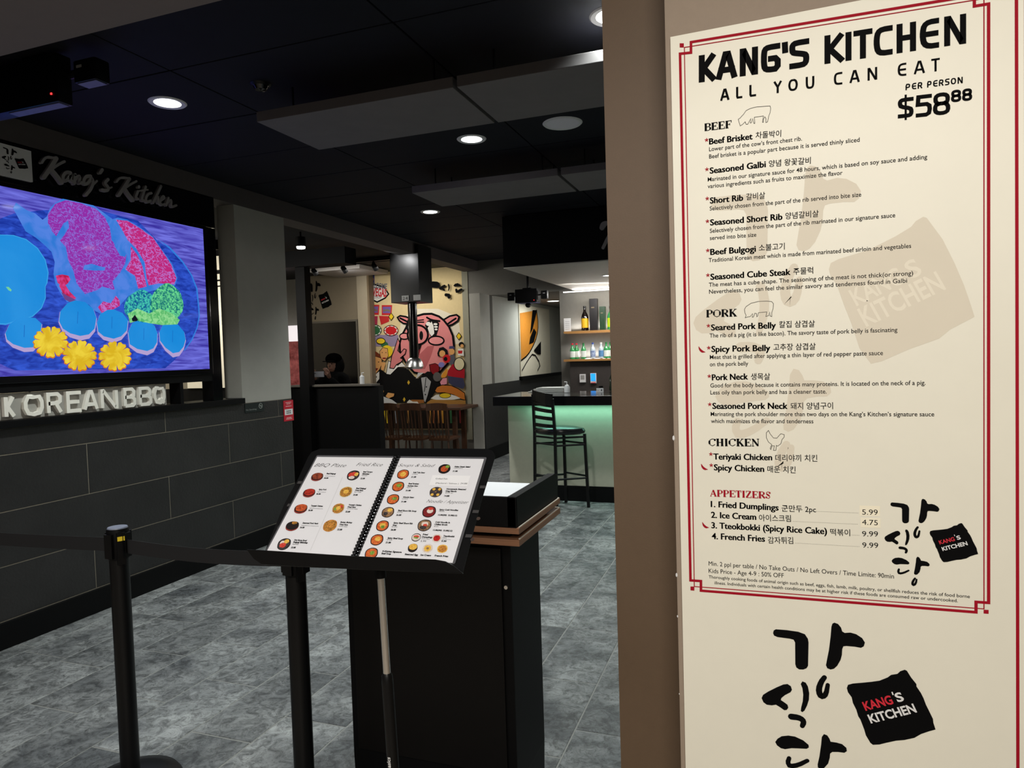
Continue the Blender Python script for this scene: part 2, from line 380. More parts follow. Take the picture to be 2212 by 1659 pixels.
# tiled end of the low wall
for z0, z1, _ in rows:
    mk('wall_tile', MB().box(WX-.16, WX-.008, 5.42, 5.426, z0+.002, z1-.002), TILEW, wl)
struct('baseboard_left', MB().box(WX, WX+.018, 1.0, 5.43, 0, .152, .003), BLACK, 'black skirting below the charcoal tiled wall', 'baseboard')
struct('trim_2', MB().box(WX-.22, WX+.03, 1.0, 4.77, 1.27, 1.316, .004), BLACK, 'black ledge on top of the tiled low wall', 'ledge')
# column and beam
struct('trim_3', MB().box(WX-.18, WX, 4.77, 5.42, 1.27, 2.95), GREYW, 'grey square column rising from the low tiled wall', 'column')
struct('trim_4', MB().box(WX-.22, WX+.01, .8, 10.1, 2.945, 3.098), mat('beam_paint', (84, 78, 77), .8, noise=.04), 'long grey beam running below the black ceiling', 'beam')
# back wall of dining side and of the bar, with opening
OX0, OX1, OZ = -4.126, -2.828, 2.555
bw = struct('wall_back', MB().box(-9.5, OX0, BACK, BACK+.12, 0, 3.1).box(OX1, 2.6, BACK, BACK+.12, 0, 3.1).box(OX0, OX1, BACK, BACK+.12, OZ, 3.1),
       mat('back_wall_grey', (118, 116, 110), .8, noise=.05), 'grey wall at the far end with an opening beside the bar')
struct('wall_corridor', MB().box(-4.2, -3.956, BACK+.12, 14.6, 0, 2.7).box(-4.2, -1.5, 14.6, 14.7, 0, 2.7).box(-2.75, -2.6, BACK+.12, 14.6, 0, 2.7), GREYW, 'pale wall running back through the opening beside the bar')
struct('ceiling_corridor', MB().box(-4.2, -2.6, BACK+.12, 14.7, 2.565, 2.7), mat('corridor_ceiling', (110, 104, 100), .8, noise=.05), 'grey corridor ceiling beyond the opening', 'ceiling')
# wainscot of corridor
o = struct('wall_corridor_wainscot', MB().box(-3.956, -3.94, 9.72, 14.5, .2, 1.18), TILEW, 'charcoal wainscot along the passage beside the bar')
struct('wall_corridor_stub', MB().box(-4.126, -3.956, 9.7, 10.1, 0, 2.56), GREYW, 'short grey wall return at the left of the opening')
struct('baseboard_corridor', MB().box(-3.956, -3.93, 9.7, 14.5, 0, .2), BLACK, 'black skirting in the passage beside the bar', 'baseboard')
struct('trim_5', MB().box(-3.956, -3.90, 11.4, 14, 1.18, 1.24), BLACK, 'black rail on top of the passage wainscot', 'rail')
struct('door_1', MB().box(-3.3, -2.76, 14.5, 14.6, 0, 2.2, .01), BLACK, 'black door at the end of the passage', 'door')
# dining side shell
struct('wall_far_left', MB().box(-9.6, -9.5, 1, 10.2, 0, 3.1), mat('pale_wall', (215, 205, 180), .8, noise=.03), 'pale wall of the side dining room')
struct('wall_front', MB().box(-9.6, WX-.17, .9, 1.0, 0, 3.1), GREYW, 'front wall of the side dining room')
# mall side
struct('wall_mall', MB().box(-9.6, 4, -3.1, -3.0, 0, 4), mat('mall_wall', (120, 112, 100), .9, noise=.05), 'plain mall wall behind the viewer')

# ------------------------------------------------------------------ storefront column with poster
YP = 1.5
cx0 = bp(1460, 1159, 'y', YP).x; sx0 = bp(1329, 1159, 'y', 1.62).x
struct('wall_front_pier', MB().box(sx0, 2.6, 1.62, 1.8, 0, 3.6), TAUPE_SHADE, 'brown jamb strip at the edge of the storefront')
struct('wall_front_column', MB().box(cx0, 2.6, YP, 1.62, 0, 3.6, .002), TAUPE, 'taupe storefront column carrying the menu poster')
m = MB()
for zz, s_ in ((1.415, .006), (1.12, .005), (1.03, .003), (.86, .002)):
    m.lathe([(0, -s_), (s_*.5, -s_*.5), (s_*.5, s_*.5), (0, s_)], (cx0, YP+.001, zz), 6)
mk('paint_chip', m, WHITE, bpy.data.objects['wall_front_column'])

PP = Pl((0, YP-.006, 0), (1, 0, 0), (0, 0, 1))
pa = PP.px(1448, 80); pb = PP.px(1480, 1650); top2 = PP.px(1800, 19)
poster = thing('menu_poster', 'large cream menu board with red border lines on the taupe column', 'poster', (.4, YP, 1.6))
PXL = PP.px(1467, 1000)[0]
mk('board', MB().slab([PP.at(*PP.px(1448, 80)), PP.at(1.25, top2[1]+.02), PP.at(1.25, .62), PP.at(PP.px(1481, 1659)[0], .62)], (0, 1, 0), .005), CREAM, poster)
def zz(ox, oy, s=2.793): return lambda x, y: PP.px(ox+x/s, oy+y/s)
ZA, ZB, ZC, ZD, ZE = zz(1420, 0), zz(1420, 240), zz(1420, 620), zz(1420, 1000), zz(1420, 1300)
LF = .0006
# watermark, drawn pale on the board
WM = mat('pale_watermark_ink', (220, 211, 192), .6, noise=.01); WM2 = mat('pale_watermark_letter', (232, 224, 205), .6, noise=.01)
k, r_, w_ = MB(), MB(), MB()
# logo pixel frame (big lower logo) -> watermark position
A0 = Vector(ZE(1068, 125)); A1 = Vector(ZE(1068, 1128)); Wt = Vector(ZB(905, 330)); Wb = Vector(PP.px(1690, 1000))
sW = abs(Wb.y-Wt.y)/abs(A1.y-A0.y)
def fw_(x, y): q = Vector(ZE(x, y))-A0; return (Wt.x+.005+q.x*sW*.95, Wt.y+q.y*sW)
def fsq(x, y):
    a = Vector(ZE(1143, 520)); q = Vector(ZE(x, y))-a; b = Vector(ZB(1035, 955)); return (b.x+q.x*sW*.92, b.y+q.y*sW)
logo(k, r_, w_, PP, fw_, LF*.4, square=False)
Q = [(1143,520),(1150,500),(1180,492),(1290,482),(1390,455),(1448,434),(1465,418),(1492,409),(1505,415),(1562,495),(1605,580),(1640,660),(1665,730),(1678,770),(1590,797),(1550,820),(1440,837),(1340,860),(1300,862),(1258,805),(1225,710),(1200,650),(1172,575),(1150,545)]
poly(k, PP, [fsq(*q) for q in Q], LF*.4)
text(w_, PP, "KANG", fsq(1246, 660), fsq(1426, 612), 1.0*abs(fsq(0, 0)[1]-fsq(0, 55)[1]), LF*.8, .02); text(w_, PP, "S", fsq(1450, 606), fsq(1492, 594), abs(fsq(0, 0)[1]-fsq(0, 55)[1]), LF*.8, .02); text(w_, PP, "KITCHEN", fsq(1282, 735), fsq(1575, 660), abs(fsq(0, 0)[1]-fsq(0, 62)[1]), LF*.8, .02)
mk('watermark', k, WM, poster); mk('watermark_lettering', w_, WM2, poster)
# border lines
m = MB(); thick = [ZA(137,325),ZA(203,318),ZA(203,255),ZA(1912,-27),ZA(1912,38),ZA(1998,24),ZD(1998,843),ZD(1922,838),ZD(1922,900),ZD(263,770),ZD(263,712),ZD(200,708)]
stroke(m, PP, thick, .0052, LF, closed=True)
stroke(m, PP, [ZA(163,287),ZA(1970,-8),ZD(1970,880),ZD(223,745)], .0018, LF, closed=True)
for f_, pts in ((ZA, [(135,262),(160,262),(160,287),(135,287)]), (ZD, [(200,745),(223,745),(223,770),(200,768)]), (ZD, [(1968,885),(1998,886),(1998,910),(1968,908)])):
    poly(m, PP, [f_(*q) for q in pts], LF)
xo = PP.px(2197, 800)[0]; stroke(m, PP, [(xo, 2.6), (xo, .64)], .0052, LF, cap=False); stroke(m, PP, [(xo+.012, 2.6), (xo+.012, .64)], .0018, LF, cap=False)
mk('border_line', m, INKR, poster)
# title letters built from thick strokes (0..1 box)
TG = {'K': [[(0,0),(0,1)],[(.95,1),(.18,.5),(1,0)]], 'A': [[(0,0),(.42,1),(.6,1),(1,0)],[(.14,.28),(.88,.28)]], 'N': [[(0,0),(0,1),(.1,1),(.9,0),(1,0),(1,1)]],
      'G': [[(.98,1),(.3,1),(.06,.92),(0,.7),(0,.3),(.06,.08),(.3,0),(1,0),(1,.48),(.5,.48)]], "'": [[(.6,1),(.35,.75)]], 'S': [[(1,1),(.25,1),(.03,.92),(0,.75),(.05,.6),(.25,.55),(.75,.48),(.96,.42),(1,.25),(.95,.08),(.75,0),(0,0)]],
      'I': [[(.5,0),(.5,1)]], 'T': [[(0,1),(1,1)],[(.5,1),(.5,0)]], 'C': [[(1,1),(.4,1),(.1,.9),(0,.65),(0,.35),(.1,.1),(.4,0),(1,0)]], 'H': [[(0,0),(0,1)],[(1,0),(1,1)],[(0,.5),(1,.5)]],
      'E': [[(1,1),(.45,1),(.1,.88),(0,.62),(0,.38),(.1,.12),(.45,0),(1,0)],[(0,.5),(.95,.5)]], 'L': [[(0,1),(0,.12),(.12,0),(1,0)]], 'Y': [[(0,1),(.5,.5),(1,1)],[(.5,.5),(.5,0)]],
      'O': [[(.5,1),(.15,.93),(0,.65),(0,.35),(.15,.07),(.5,0),(.85,.07),(1,.35),(1,.65),(.85,.93),(.5,1)]], 'U': [[(0,1),(0,.3),(.12,.06),(.35,0),(.65,0),(.88,.06),(1,.3),(1,1)]],
      'P': [[(0,0),(0,1),(.7,1),(.97,.9),(1,.7),(.95,.48),(.7,.4),(0,.4)]], 'R': [[(0,0),(0,1),(.7,1),(.97,.9),(1,.72),(.95,.52),(.7,.45),(0,.45)],[(.55,.45),(1,0)]],
      '$': [[(1,.95),(.25,.95),(.03,.88),(0,.72),(.1,.57),(.9,.45),(1,.3),(.95,.1),(.75,.05),(0,.05)],[(.5,1.12),(.5,-.08)]], '5': [[(1,1),(.05,1),(0,.58),(.75,.58),(.97,.48),(1,.28),(.93,.08),(.7,0),(0,0)]],
      '8': [[(.25,.52),(.05,.6),(.03,.88),(.25,1),(.75,1),(.97,.88),(.95,.6),(.75,.52),(.25,.52),(.02,.42),(0,.12),(.25,0),(.75,0),(1,.12),(.98,.42),(.75,.52)]]}
def techno(mb, f, letters, b0, b1, t0, t1, wd):
    for ch, x0, x1 in letters:
        by = lambda x: b0[1]+(x-b0[0])*(b1[1]-b0[1])/(b1[0]-b0[0]); ty = lambda x: t0[1]+(x-t0[0])*(t1[1]-t0[1])/(t1[0]-t0[0])
        g = wd/2
        for j, st in enumerate(TG[ch]):
            pts = []
            for a, b in st:
                x = x0+g+(x1-x0-2*g)*a; yb = by(x)-g; yt = ty(x)+g; pts.append(f(x, yb+(yt-yb)*b))
            s0 = (Vector(f(x0, by(x0)))-Vector(f(x0+100, by(x0)))).length/100
            n = len(pts)
            # extend ends square
            d = (Vector(pts[0])-Vector(pts[1])).normalized(); e = (Vector(pts[-1])-Vector(pts[-2])).normalized()
            if st[0] != st[-1] and not (ch in 'YR8' and j == 1): pts[0] = Vector(pts[0])+d*s0*g*.95
            if st[0] != st[-1]: pts[-1] = Vector(pts[-1])+e*s0*g*.95
            ww = wd*s0*(.5 if (ch == '$' and j == 1) else 1)
            stroke(mb, PP, pts, ww, LF, cap=False, smooth=1 if n > 6 and ch not in 'KN5' else 0)
m = MB()
techno(m, ZA, [('K',250,352),('A',355,480),('N',497,607),('G',625,744),("'",755,785),('S',795,917),('K',1008,1125),('I',1138,1168),('T',1182,1298),('C',1305,1420),('H',1443,1560),('E',1583,1700),('N',1730,1862)], (255,500), (1860,265), (250,335), (1858,80), 36)
mk('title_lettering', m, INK, poster)
def tech_part(nm, *a):
    m = MB(); techno(m, *a); mk(nm, m, INK, poster)
for wd_l in ([('A',380,434),('L',475,513),('L',555,596)], [('Y',702,750),('O',790,847),('U',895,947)], [('C',1065,1116),('A',1160,1220),('N',1268,1326)], [('E',1450,1502),('A',1548,1613),('T',1652,1704)]):
    tech_part('subtitle_word', ZA, wd_l, (380,610), (1680,432), (407,535), (1680,352), 13)
tech_part('per_person_lettering', ZA, [('P',1497,1525),('E',1535,1562),('R',1570,1598),('P',1627,1654),('E',1663,1690),('R',1698,1726),('S',1735,1762),('O',1770,1802),('N',1811,1842)], (1497,546), (1840,503), (1497,507), (1840,463), 8)
tech_part('price_lettering', ZA, [('$',1450,1546),('5',1558,1656),('8',1662,1767)], (1452,722), (1765,690), (1452,588), (1765,552), 26)
tech_part('price_lettering', ZA, [('8',1771,1833),('8',1838,1899)], (1772,620), (1898,607), (1772,545), (1898,530), 18)
# serif capitals: vertical stems thick, hairlines thin
def serif(mb, f, s, p0, p1, cap):
    SG = {'B': ([[(.2,0),(.2,1)]], [[(0,0),(.6,0),(.95,.1),(.98,.35),(.75,.53),(.2,.53)],[(0,1),(.6,1),(.88,.93),(.9,.65),(.7,.54)]], [[(.95,.12),(.95,.42)],[(.88,.66),(.88,.92)]]),
          'E': ([[(.22,0),(.22,1)]], [[(0,0),(1,0),(1,.28)],[(0,1),(.93,1),(.93,.75)],[(.22,.52),(.72,.52)],[(.7,.38),(.7,.66)]], []),
          'F': ([[(.22,0),(.22,1)]], [[(0,0),(.5,0)],[(0,1),(.95,1),(.95,.72)],[(.22,.5),(.72,.5)],[(.7,.35),(.7,.66)]], []),
          'P': ([[(.22,0),(.22,1)]], [[(0,0),(.5,0)],[(0,1),(.65,1),(.9,.9),(.9,.55),(.65,.46),(.22,.46)]], [[(.9,.58),(.9,.88)]]),
          'O': ([], [[(.5,1),(.15,.85),(.05,.5),(.15,.15),(.5,0),(.85,.15),(.95,.5),(.85,.85),(.5,1)]], [[(.1,.25),(.06,.5),(.1,.75)],[(.9,.25),(.94,.5),(.9,.75)]]),
          'R': ([[(.2,0),(.2,1)]], [[(0,0),(.42,0)],[(0,1),(.6,1),(.82,.9),(.82,.58),(.6,.5),(.2,.5)],[(.85,0),(1.02,0)]], [[(.82,.6),(.82,.88)],[(.5,.5),(.92,.02)]]),
          'K': ([[(.2,0),(.2,1)]], [[(0,0),(.42,0)],[(0,1),(.42,1)],[(.62,1),(1,1)],[(.85,1),(.25,.42)],[(.62,0),(1.05,0)]], [[(.42,.55),(.88,.02)]]),
          'C': ([], [[(.95,.7),(.9,.95),(.55,1),(.2,.85),(.05,.5),(.2,.15),(.55,0),(.95,.2)]], [[(.12,.25),(.08,.5),(.12,.75)],[(.93,.72),(.93,.98)]]),
          'H': ([[(.2,0),(.2,1)],[(.8,0),(.8,1)]], [[(0,0),(.4,0)],[(0,1),(.4,1)],[(.6,0),(1,0)],[(.6,1),(1,1)],[(.2,.5),(.8,.5)]], []),
          'I': ([[(.5,0),(.5,1)]], [[(.1,0),(.9,0)],[(.1,1),(.9,1)]], []),
          'N': ([], [[(.15,0),(.15,1)],[(0,0),(.32,0)],[(0,1),(.2,1)],[(.88,0),(.88,1)],[(.7,1),(1.02,1)]], [[(.15,.98),(.85,.04)]]),
          'A': ([], [[(.05,0),(.48,1)],[(-.03,0),(.2,0)],[(.65,0),(1.05,0)],[(.2,.32),(.7,.32)]], [[(.48,.98),(.86,.02)]]),
          'T': ([[(.5,0),(.5,1)]], [[(.28,0),(.72,0)],[(.02,.72),(.02,1),(.98,1),(.98,.72)]], []),
          'Z': ([], [[(.05,.75),(.05,1),(.9,1)],[(.02,0),(.95,0),(.95,.27)]], [[(.85,.98),(.1,.03)]]),
          'S': ([], [[(.85,.75),(.8,.97),(.4,1),(.12,.85),(.15,.65),(.8,.38),(.88,.18),(.6,0),(.15,.05),(.1,.28)]], [[(.2,.66),(.78,.38)],[(.86,.72),(.86,.97)],[(.1,.04),(.1,.28)]])}
    wd = {'I': .5, 'S': .72, 'N': 1.05, 'K': 1.05, 'H': 1.08, 'O': 1.05, 'C': .98, 'R': 1.0, 'A': 1.0}
    ws = [wd.get(c, .88) for c in s]; tot = sum(ws)+.14*(len(s)-1); x = 0
    p0 = Vector(f(*p0)); p1 = Vector(f(*p1)); L_ = (p1-p0).length; e = (p1-p0)/L_; h = Vector((-e.y, e.x)); un = L_/tot
    for c, wc in zip(s, ws):
        T = lambda a, b: p0+e*((x+a*wc)*un)+h*(b*cap)
        st, th, md = SG[c]
        for q in st: stroke(mb, PP, [T(*t) for t in q], .32*un, LF, cap=False)
        for q in th: stroke(mb, PP, [T(*t) for t in q], .10*un, LF, cap=False)
        for q in md: stroke(mb, PP, [T(*t) for t in q], .27*un, LF, cap=False)
        x += wc+.14
capm = lambda f, x, y, h: abs(f(x, y-h)[1]-f(x, y)[1])
def tl(mb, f, s, x0, y0, x1, y1, cap, bold=0, shear=0, lift=LF):
    text(mb, PP, s, f(x0, y0), f(x1, y1), capm(f, x0, y0, cap), lift, bold, shear)
B_ = .028
SECT = {
 'beef': [(ZA,'n',"Beef Brisket",312,872,575,840),(ZA,'k',"차돌박이",592,834,746,822),(ZA,'d',"Lower part of the cow’s front chest rib.",312,913,872,848),
  (ZA,'d',"Beef brisket is a popular part because it is served thinly sliced",312,957,1220,855),
  (ZA,'n',"Seasoned Galbi",316,1048,655,1008),(ZA,'k',"양념 왕꽃갈비",672,1005,925,985),
  (ZB,'d',"Marinated in our signature sauce for 48 hours, which is based on soy sauce and adding",304,425,1628,288),
  (ZB,'d',"various ingredients such as fruits to maximize the flavor",304,466,1117,384),
  (ZB,'n',"Short Rib",317,558,518,540),(ZB,'k',"갈비살",536,535,650,525),(ZB,'d',"Selectively chosen from the part of the rib served into bite size",316,600,1230,515),
  (ZB,'n',"Seasoned Short Rib",318,690,755,655),(ZB,'k',"양념갈비살",772,650,973,635),
  (ZB,'d',"Selectively chosen from the part of the rib marinated in our signature sauce",317,735,1435,640),(ZB,'d',"served into bite size",317,778,597,757),
  (ZB,'n',"Beef Bulgogi",319,868,595,848),(ZB,'k',"소불고기",612,842,768,832),
  (ZB,'d',"Traditional Korean meat which is made from marinated beef sirloin and vegetables",310,912,1531,825),
  (ZB,'n',"Seasoned Cube Steak",320,1018,805,988),(ZB,'k',"주물럭",820,985,940,977),
  (ZB,'d',"The meat has a cube shape. The seasoning of the meat is not thick(or strong)",311,1060,1543,990),
  (ZB,'d',"Nevertheless, you can feel the similar savory and tenderness found in Galbi",312,1102,1506,1035)],
 'pork': [(ZC,'n',"Seared Pork Belly",324,262,716,248),(ZC,'k',"칼집 삼겹살",735,243,950,238),(ZC,'d',"The rib of a pig (it is like bacon). The savory taste of pork belly is fascinating",315,305,1448,270),
  (ZC,'n',"Spicy Pork Belly",326,392,682,385),(ZC,'k',"고추장 삼겹살",700,380,955,375),(ZC,'d',"Meat that is grilled after applying a thin layer of red pepper paste sauce",317,435,1361,410),
  (ZC,'d',"on the pork belly",317,478,548,473),(ZC,'n',"Pork Neck",329,563,548,557),(ZC,'k',"생목살",564,557,680,557),
  (ZC,'d',"Good for the body because it contains many proteins. It is located on the neck of a pig.",320,606,1618,590),
  (ZC,'d',"Less oily than pork belly and has a cleaner taste.",320,648,1021,642),(ZC,'n',"Seasoned Pork Neck",332,735,787,735),(ZC,'k',"돼지 양념구이",804,735,1060,733),
  (ZC,'d',"Marinating the pork shoulder more than two days on the Kang’s Kitchen’s signature sauce",322,778,1670,780),
  (ZC,'d',"which maximizes the flavor and tenderness",324,820,941,822)],
 'chicken': [(ZC,'n',"Teriyaki Chicken",338,1040,693,1045),(ZC,'k',"데리야끼 치킨",712,1047,965,1050),(ZC,'n',"Spicy Chicken",341,1105,645,1115),(ZC,'k',"매운 치킨",664,1115,834,1120)],
 'appetizer': [(ZD,'n',"1. Fried Dumplings",322,265,732,287),(ZD,'k',"군만두 2pc",750,290,957,297),(ZD,'n',"2. Ice Cream",324,330,597,343),(ZD,'k',"아이스크림",614,347,806,352),
  (ZD,'n',"3. Tteokbokki (Spicy Rice Cake)",326,393,1024,430),(ZD,'k',"떡볶이",1043,433,1163,438),(ZD,'n',"4. French Fries",328,458,650,475),(ZD,'k',"감자튀김",668,482,820,485),
  (ZD,'p',"5.99",1236,311,1330,313),(ZD,'p',"4.75",1235,372,1330,376),(ZD,'p',"9.99",1236,442,1332,444),(ZD,'p',"9.99",1237,510,1333,513)],
 'footnote': [(ZD,'f',"Min. 2 ppl per table / No Take Outs / No Left Overs / Time Limite: 90min",310,618,1427,697),(ZD,'f',"Kids Price - Age 4-9 : 50% OFF",310,662,763,692),
  (ZD,'s',"Thoroughly cooking foods of animal origin such as beef, eggs, fish, lamb, milk, poultry, or shellfish reduces the risk of food borne",310,695,1885,815),
  (ZD,'s',"illness. Individuals with certain health conditions may be at higher risk if these foods are consumed raw or undercooked.",345,731,1812,840)]}
STY = {'n': (38, .010), 'k': (33, .006), 'd': (26, .006), 'p': (33, 0), 'f': (27, 0), 's': (19, .004)}
for sec, lines in SECT.items():
    m = MB()
    for f_, st, s, x0, y0, x1, y1 in lines:
        cp, bo = STY[st]
        for dx in ((-1.3, 0, 1.3) if st == 'n' else (0,)): tl(m, f_, s, x0+1.3*(st == 'n')+dx, y0, x1-1.3*(st == 'n')+dx, y1, cp, bo)
    if sec == 'appetizer':
        for x0, y0, x1, y1 in ((962,292,1218,302),(820,352,1215,370),(1175,435,1225,437),(832,483,1225,505)):
            n = int((x1-x0)/9)
            for i in range(n): disc(m, PP, ZD(x0+(x1-x0)*i/n, y0+(y1-y0)*i/n), .0005, .0005, LF, 6)
    mk(sec+'_section_lettering', m, INK, poster)
for f_, s, a, b, c_ in ((ZA,'BEEF',(285,790),(448,770),42),(ZC,'PORK',(296,182),(478,176),42),(ZC,'CHICKEN',(311,958),(614,960),42),(ZD,'APPETIZERS',(320,200),(682,214),38)):
    m = MB(); serif(m, f_, s, a, b, capm(f_, *a, c_)); mk('section_heading', m, INKR if s[0] == 'A' else INK, poster)
for f_, x, y in ((ZA,297,845),(ZA,299,1022),(ZB,301,528),(ZB,302,665),(ZB,304,841),(ZB,305,990),(ZC,308,234),(ZC,310,367),(ZC,313,538),(ZC,316,708),(ZC,323,1008),(ZC,325,1075)):
    c = Vector(f_(x, y)); m = MB()
    for a in range(5): stroke(m, PP, [c, c+Vector((math.sin(a*2*PI/5), math.cos(a*2*PI/5)))*.0038], .0016, LF, cap=False)
    mk('asterisk', m, INKR, poster)
for f_, x, y in ((ZC,270,380),(ZC,285,1088),(ZD,292,378)):
    m = MB(); stroke(m, PP, [f_(x-20,y-20), f_(x-14,y-4), f_(x,y+10), f_(x+18,y+12)], [.001,.004,.005,.001], LF, smooth=1); mk('chili_symbol', m, INKR, poster)
COW = [(488,720),(500,712),(510,700),(520,690),(535,668),(560,655),(600,645),(680,640),(684,655),(680,680),(672,700),(665,735),(655,740),(655,715),(648,705),(640,720),(640,738),(634,738),(640,700),(620,703),(585,708),(588,745),(582,745),(575,715),(568,740),(560,742),(565,715),(560,722),(545,750),(535,750),(530,735),(515,750),(500,760),(495,745)]
PIG = [(525,135),(535,118),(565,98),(610,87),(660,85),(690,88),(700,100),(698,130),(690,155),(690,178),(680,175),(678,150),(672,172),(655,178),(660,150),(610,155),(605,175),(600,180),(598,160),(588,158),(580,180),(572,182),(575,160),(560,178),(545,180),(530,186),(535,170),(528,155)]
HEN = [(657,880),(670,865),(680,885),(700,910),(720,912),(735,895),(745,885),(765,890),(765,905),(752,920),(745,945),(725,960),(718,955),(715,985),(700,985),(706,958),(692,957),(685,980),(680,975),(690,950),(670,935),(658,910)]
for f_, a in ((ZA, COW), (ZC, PIG), (ZC, HEN)): m = MB(); stroke(m, PP, [f_(*q) for q in a], .0008, LF, closed=True); mk('animal_drawing', m, INK, poster)
# two logos
for f_, sh in ((lambda x, y: ZE(x, y), 'big'), (None, 'small')):
    k, r_, w_ = MB(), MB(), MB()
    if sh == 'small':
        def f_(x, y):
            return ZD(1407+(x-700)*.5245*(1+(x-700)*.00003), 238+(y-165)*.519 + (x-700)*-.003)
    logo(k, r_, w_, PP, f_, LF)
    mk(sh+'_logo', k, INK, poster); mk('logo_red_lettering', r_, mat('bright_red_ink', (205, 30, 50), .6, noise=.02), poster); mk('logo_white_lettering', w_, WHITE, poster)
# small price stickers
m = MB()
for a in ((1220,257,1343,322),(1226,330,1346,392)):
    poly(m, PP, [ZD(a[0],a[1]), ZD(a[2],a[1]+3), ZD(a[2],a[3]), ZD(a[0],a[3]-3)], LF*.6)
mk('price_sticker', m, mat('sticker_paper', (244, 236, 212), .5, noise=.01), poster)
# ================================================================== DISPLAY WALL
fr = thing('display_frame', 'black frame around the big screen with top fascia and lower bar', 'frame', (WX, 3.5, 1.316))
mk('fascia', MB().box(WX-.10, WX+.01, 1.0, 4.535, 2.705, 2.955, .003), BLACKG, fr)
mk('frame_post', MB().box(WX-.10, WX+.01, 4.43, 4.535, 1.316, 2.70, .003), BLACKG, fr)
mk('lower_bar', MB().box(WX-.10, WX+.008, 1.0, 4.43, 1.475, 1.53, .003), BLACK, fr)
mk('frame_post', MB().box(WX-.10, WX+.005, 4.10, 4.13, 1.316, 1.475), BLACK, fr)
tv = thing('television', 'large glossy television showing raw steak, broccoli and carrots', 'television', (WX, 3.4, 1.53))
mk('bezel', MB().box(WX-.08, WX+.022, 2.30, 4.43, 1.53, 2.70, .004), BLACKG, tv)
SC = Pl((WX+.0225, 0, 0), (0, 1, 0), (0, 0, 1))
z2 = lambda x, y: SC.px(x/4.366, 280+y/4.366); z3 = lambda x, y: SC.px(x/3.606, 500+y/3.606)
tvn = [0]
def sp(name, pts, m, f=lambda *q: q):
    tvn[0] += 1; b = MB(); poly(b, SC, [f(*q) for q in pts], .0003*tvn[0]+.0005); return mk(name, b, m, tv)
tr_ = SC.px(439, 495); br_ = SC.px(452, 797)
y1 = (tr_[0]+br_[0])/2; zt, zb = tr_[1], br_[1]
sp('screen', [(y1-1.96, zb), (y1, zb), (y1, zt), (y1-1.96, zt)], screen('screen_wood', (62, 52, 165), (118, 120, 232), 3, (1, 1.2, 14), .35, .68))
sp('picture_plate', [z2(-300, 1000), z2(0,840),z2(130,790),z2(400,760),z2(900,750),z2(1300,860),z2(1480,1045),z2(1600,1120),z2(1720,1250),z2(1800,1370),z2(1850,1500),z3(1545,600),z3(1548,660),z3(1530,750),z3(1490,840),z3(1430,925),z3(1350,1010),z3(1285,1066),z3(120,1083),z3(60,1060),z3(0,1030),z3(-60,990)],
   screen('screen_plate', (26, 52, 160), (55, 95, 222), 6, (1, 2, 6), .35, .7))
sp('picture_plate_rim', [z2(1480,1030),z2(1600,1105),z2(1720,1235),z2(1810,1370),z2(1862,1500),z3(1553,600),z3(1556,660),z3(1538,752),z3(1498,845),z3(1438,930),z3(1432,925),z3(1490,840),z3(1530,750),z3(1546,660),z3(1543,600),z2(1848,1500),z2(1798,1372),z2(1716,1252),z2(1596,1122)], screen('screen_rim', (50, 130, 225)))
fat = screen('screen_fat', (50, 125, 220), (85, 135, 232), 9, None, .4, .6)
sp('picture_steak', [z2(120,740),z2(150,690),z2(250,760),z2(330,790),z2(400,850),z2(440,820),z2(470,740),z2(520,690),z2(590,652),z2(720,680),z2(880,715),z2(985,790),z2(1060,845),z2(1110,830),z2(1200,850),z2(1330,930),z2(1440,1010),z2(1530,1140),z2(1620,1260),z2(1672,1400),z2(1650,1470),z2(1560,1490),z3(1150,470),z3(1000,500),z3(930,580),z3(870,615),z3(780,640),z3(740,620),z3(690,570),z3(600,545),z3(520,550),z3(470,480),z3(430,410),z3(415,330),z3(425,240),z3(400,160),z3(350,110),z3(280,50),z2(240,960)], fat)
flesh = screen('screen_flesh', (150, 48, 172), (142, 118, 226), 34, (1, 1, 1.3), .44, .50, band=True)
fleshb = screen('screen_flesh_pink', (196, 42, 128), (190, 130, 226), 26, (1, 1, 1.4), .44, .50, band=True)
sp('picture_flesh', [z2(520,700),z2(620,665),z2(760,695),z2(900,745),z2(990,830),z2(1035,930),z2(1050,1040),z2(1100,1110),z2(1190,1180),z2(1180,1260),z2(1130,1350),z2(1060,1430),z2(1080,1510),z2(960,1500),z2(800,1550),z2(720,1450),z2(690,1330),z2(640,1230),z2(620,1110),z2(540,1020),z2(490,960),z2(450,880),z2(450,800)], flesh)
sp('picture_fat_streak', [z2(520,1020),z2(600,880),z2(640,860),z2(650,920),z2(600,1000),z2(560,1050)], fat)
sp('picture_fat_streak', [z2(1060,1010),z2(1090,1040),z2(1190,1160),z2(1180,1200),z2(1130,1190),z2(1080,1100)], fat)
sp('picture_fat_streak', [z2(960,1480),z2(1040,1500),z2(1010,1560),z2(900,1640),z2(820,1600),z2(880,1540)], fat)
sp('picture_flesh', [z2(1090,850),z2(1200,860),z2(1330,940),z2(1440,1020),z2(1530,1150),z2(1610,1270),z2(1660,1400),z2(1640,1460),z2(1500,1450),z2(1400,1470),z2(1380,1400),z2(1360,1250),z2(1280,1120),z2(1200,1040),z2(1140,930)], fleshb)
sp('picture_flesh', [z2(1230,1100),z2(1290,1180),z2(1340,1290),z2(1380,1480),z2(1300,1500),z2(1270,1380),z2(1180,1320),z2(1230,1230)], fleshb)
sp('picture_flesh', [z3(760,590),z3(800,545),z3(860,560),z3(900,500),z3(930,540),z3(930,580),z3(870,612),z3(790,635)], fleshb)
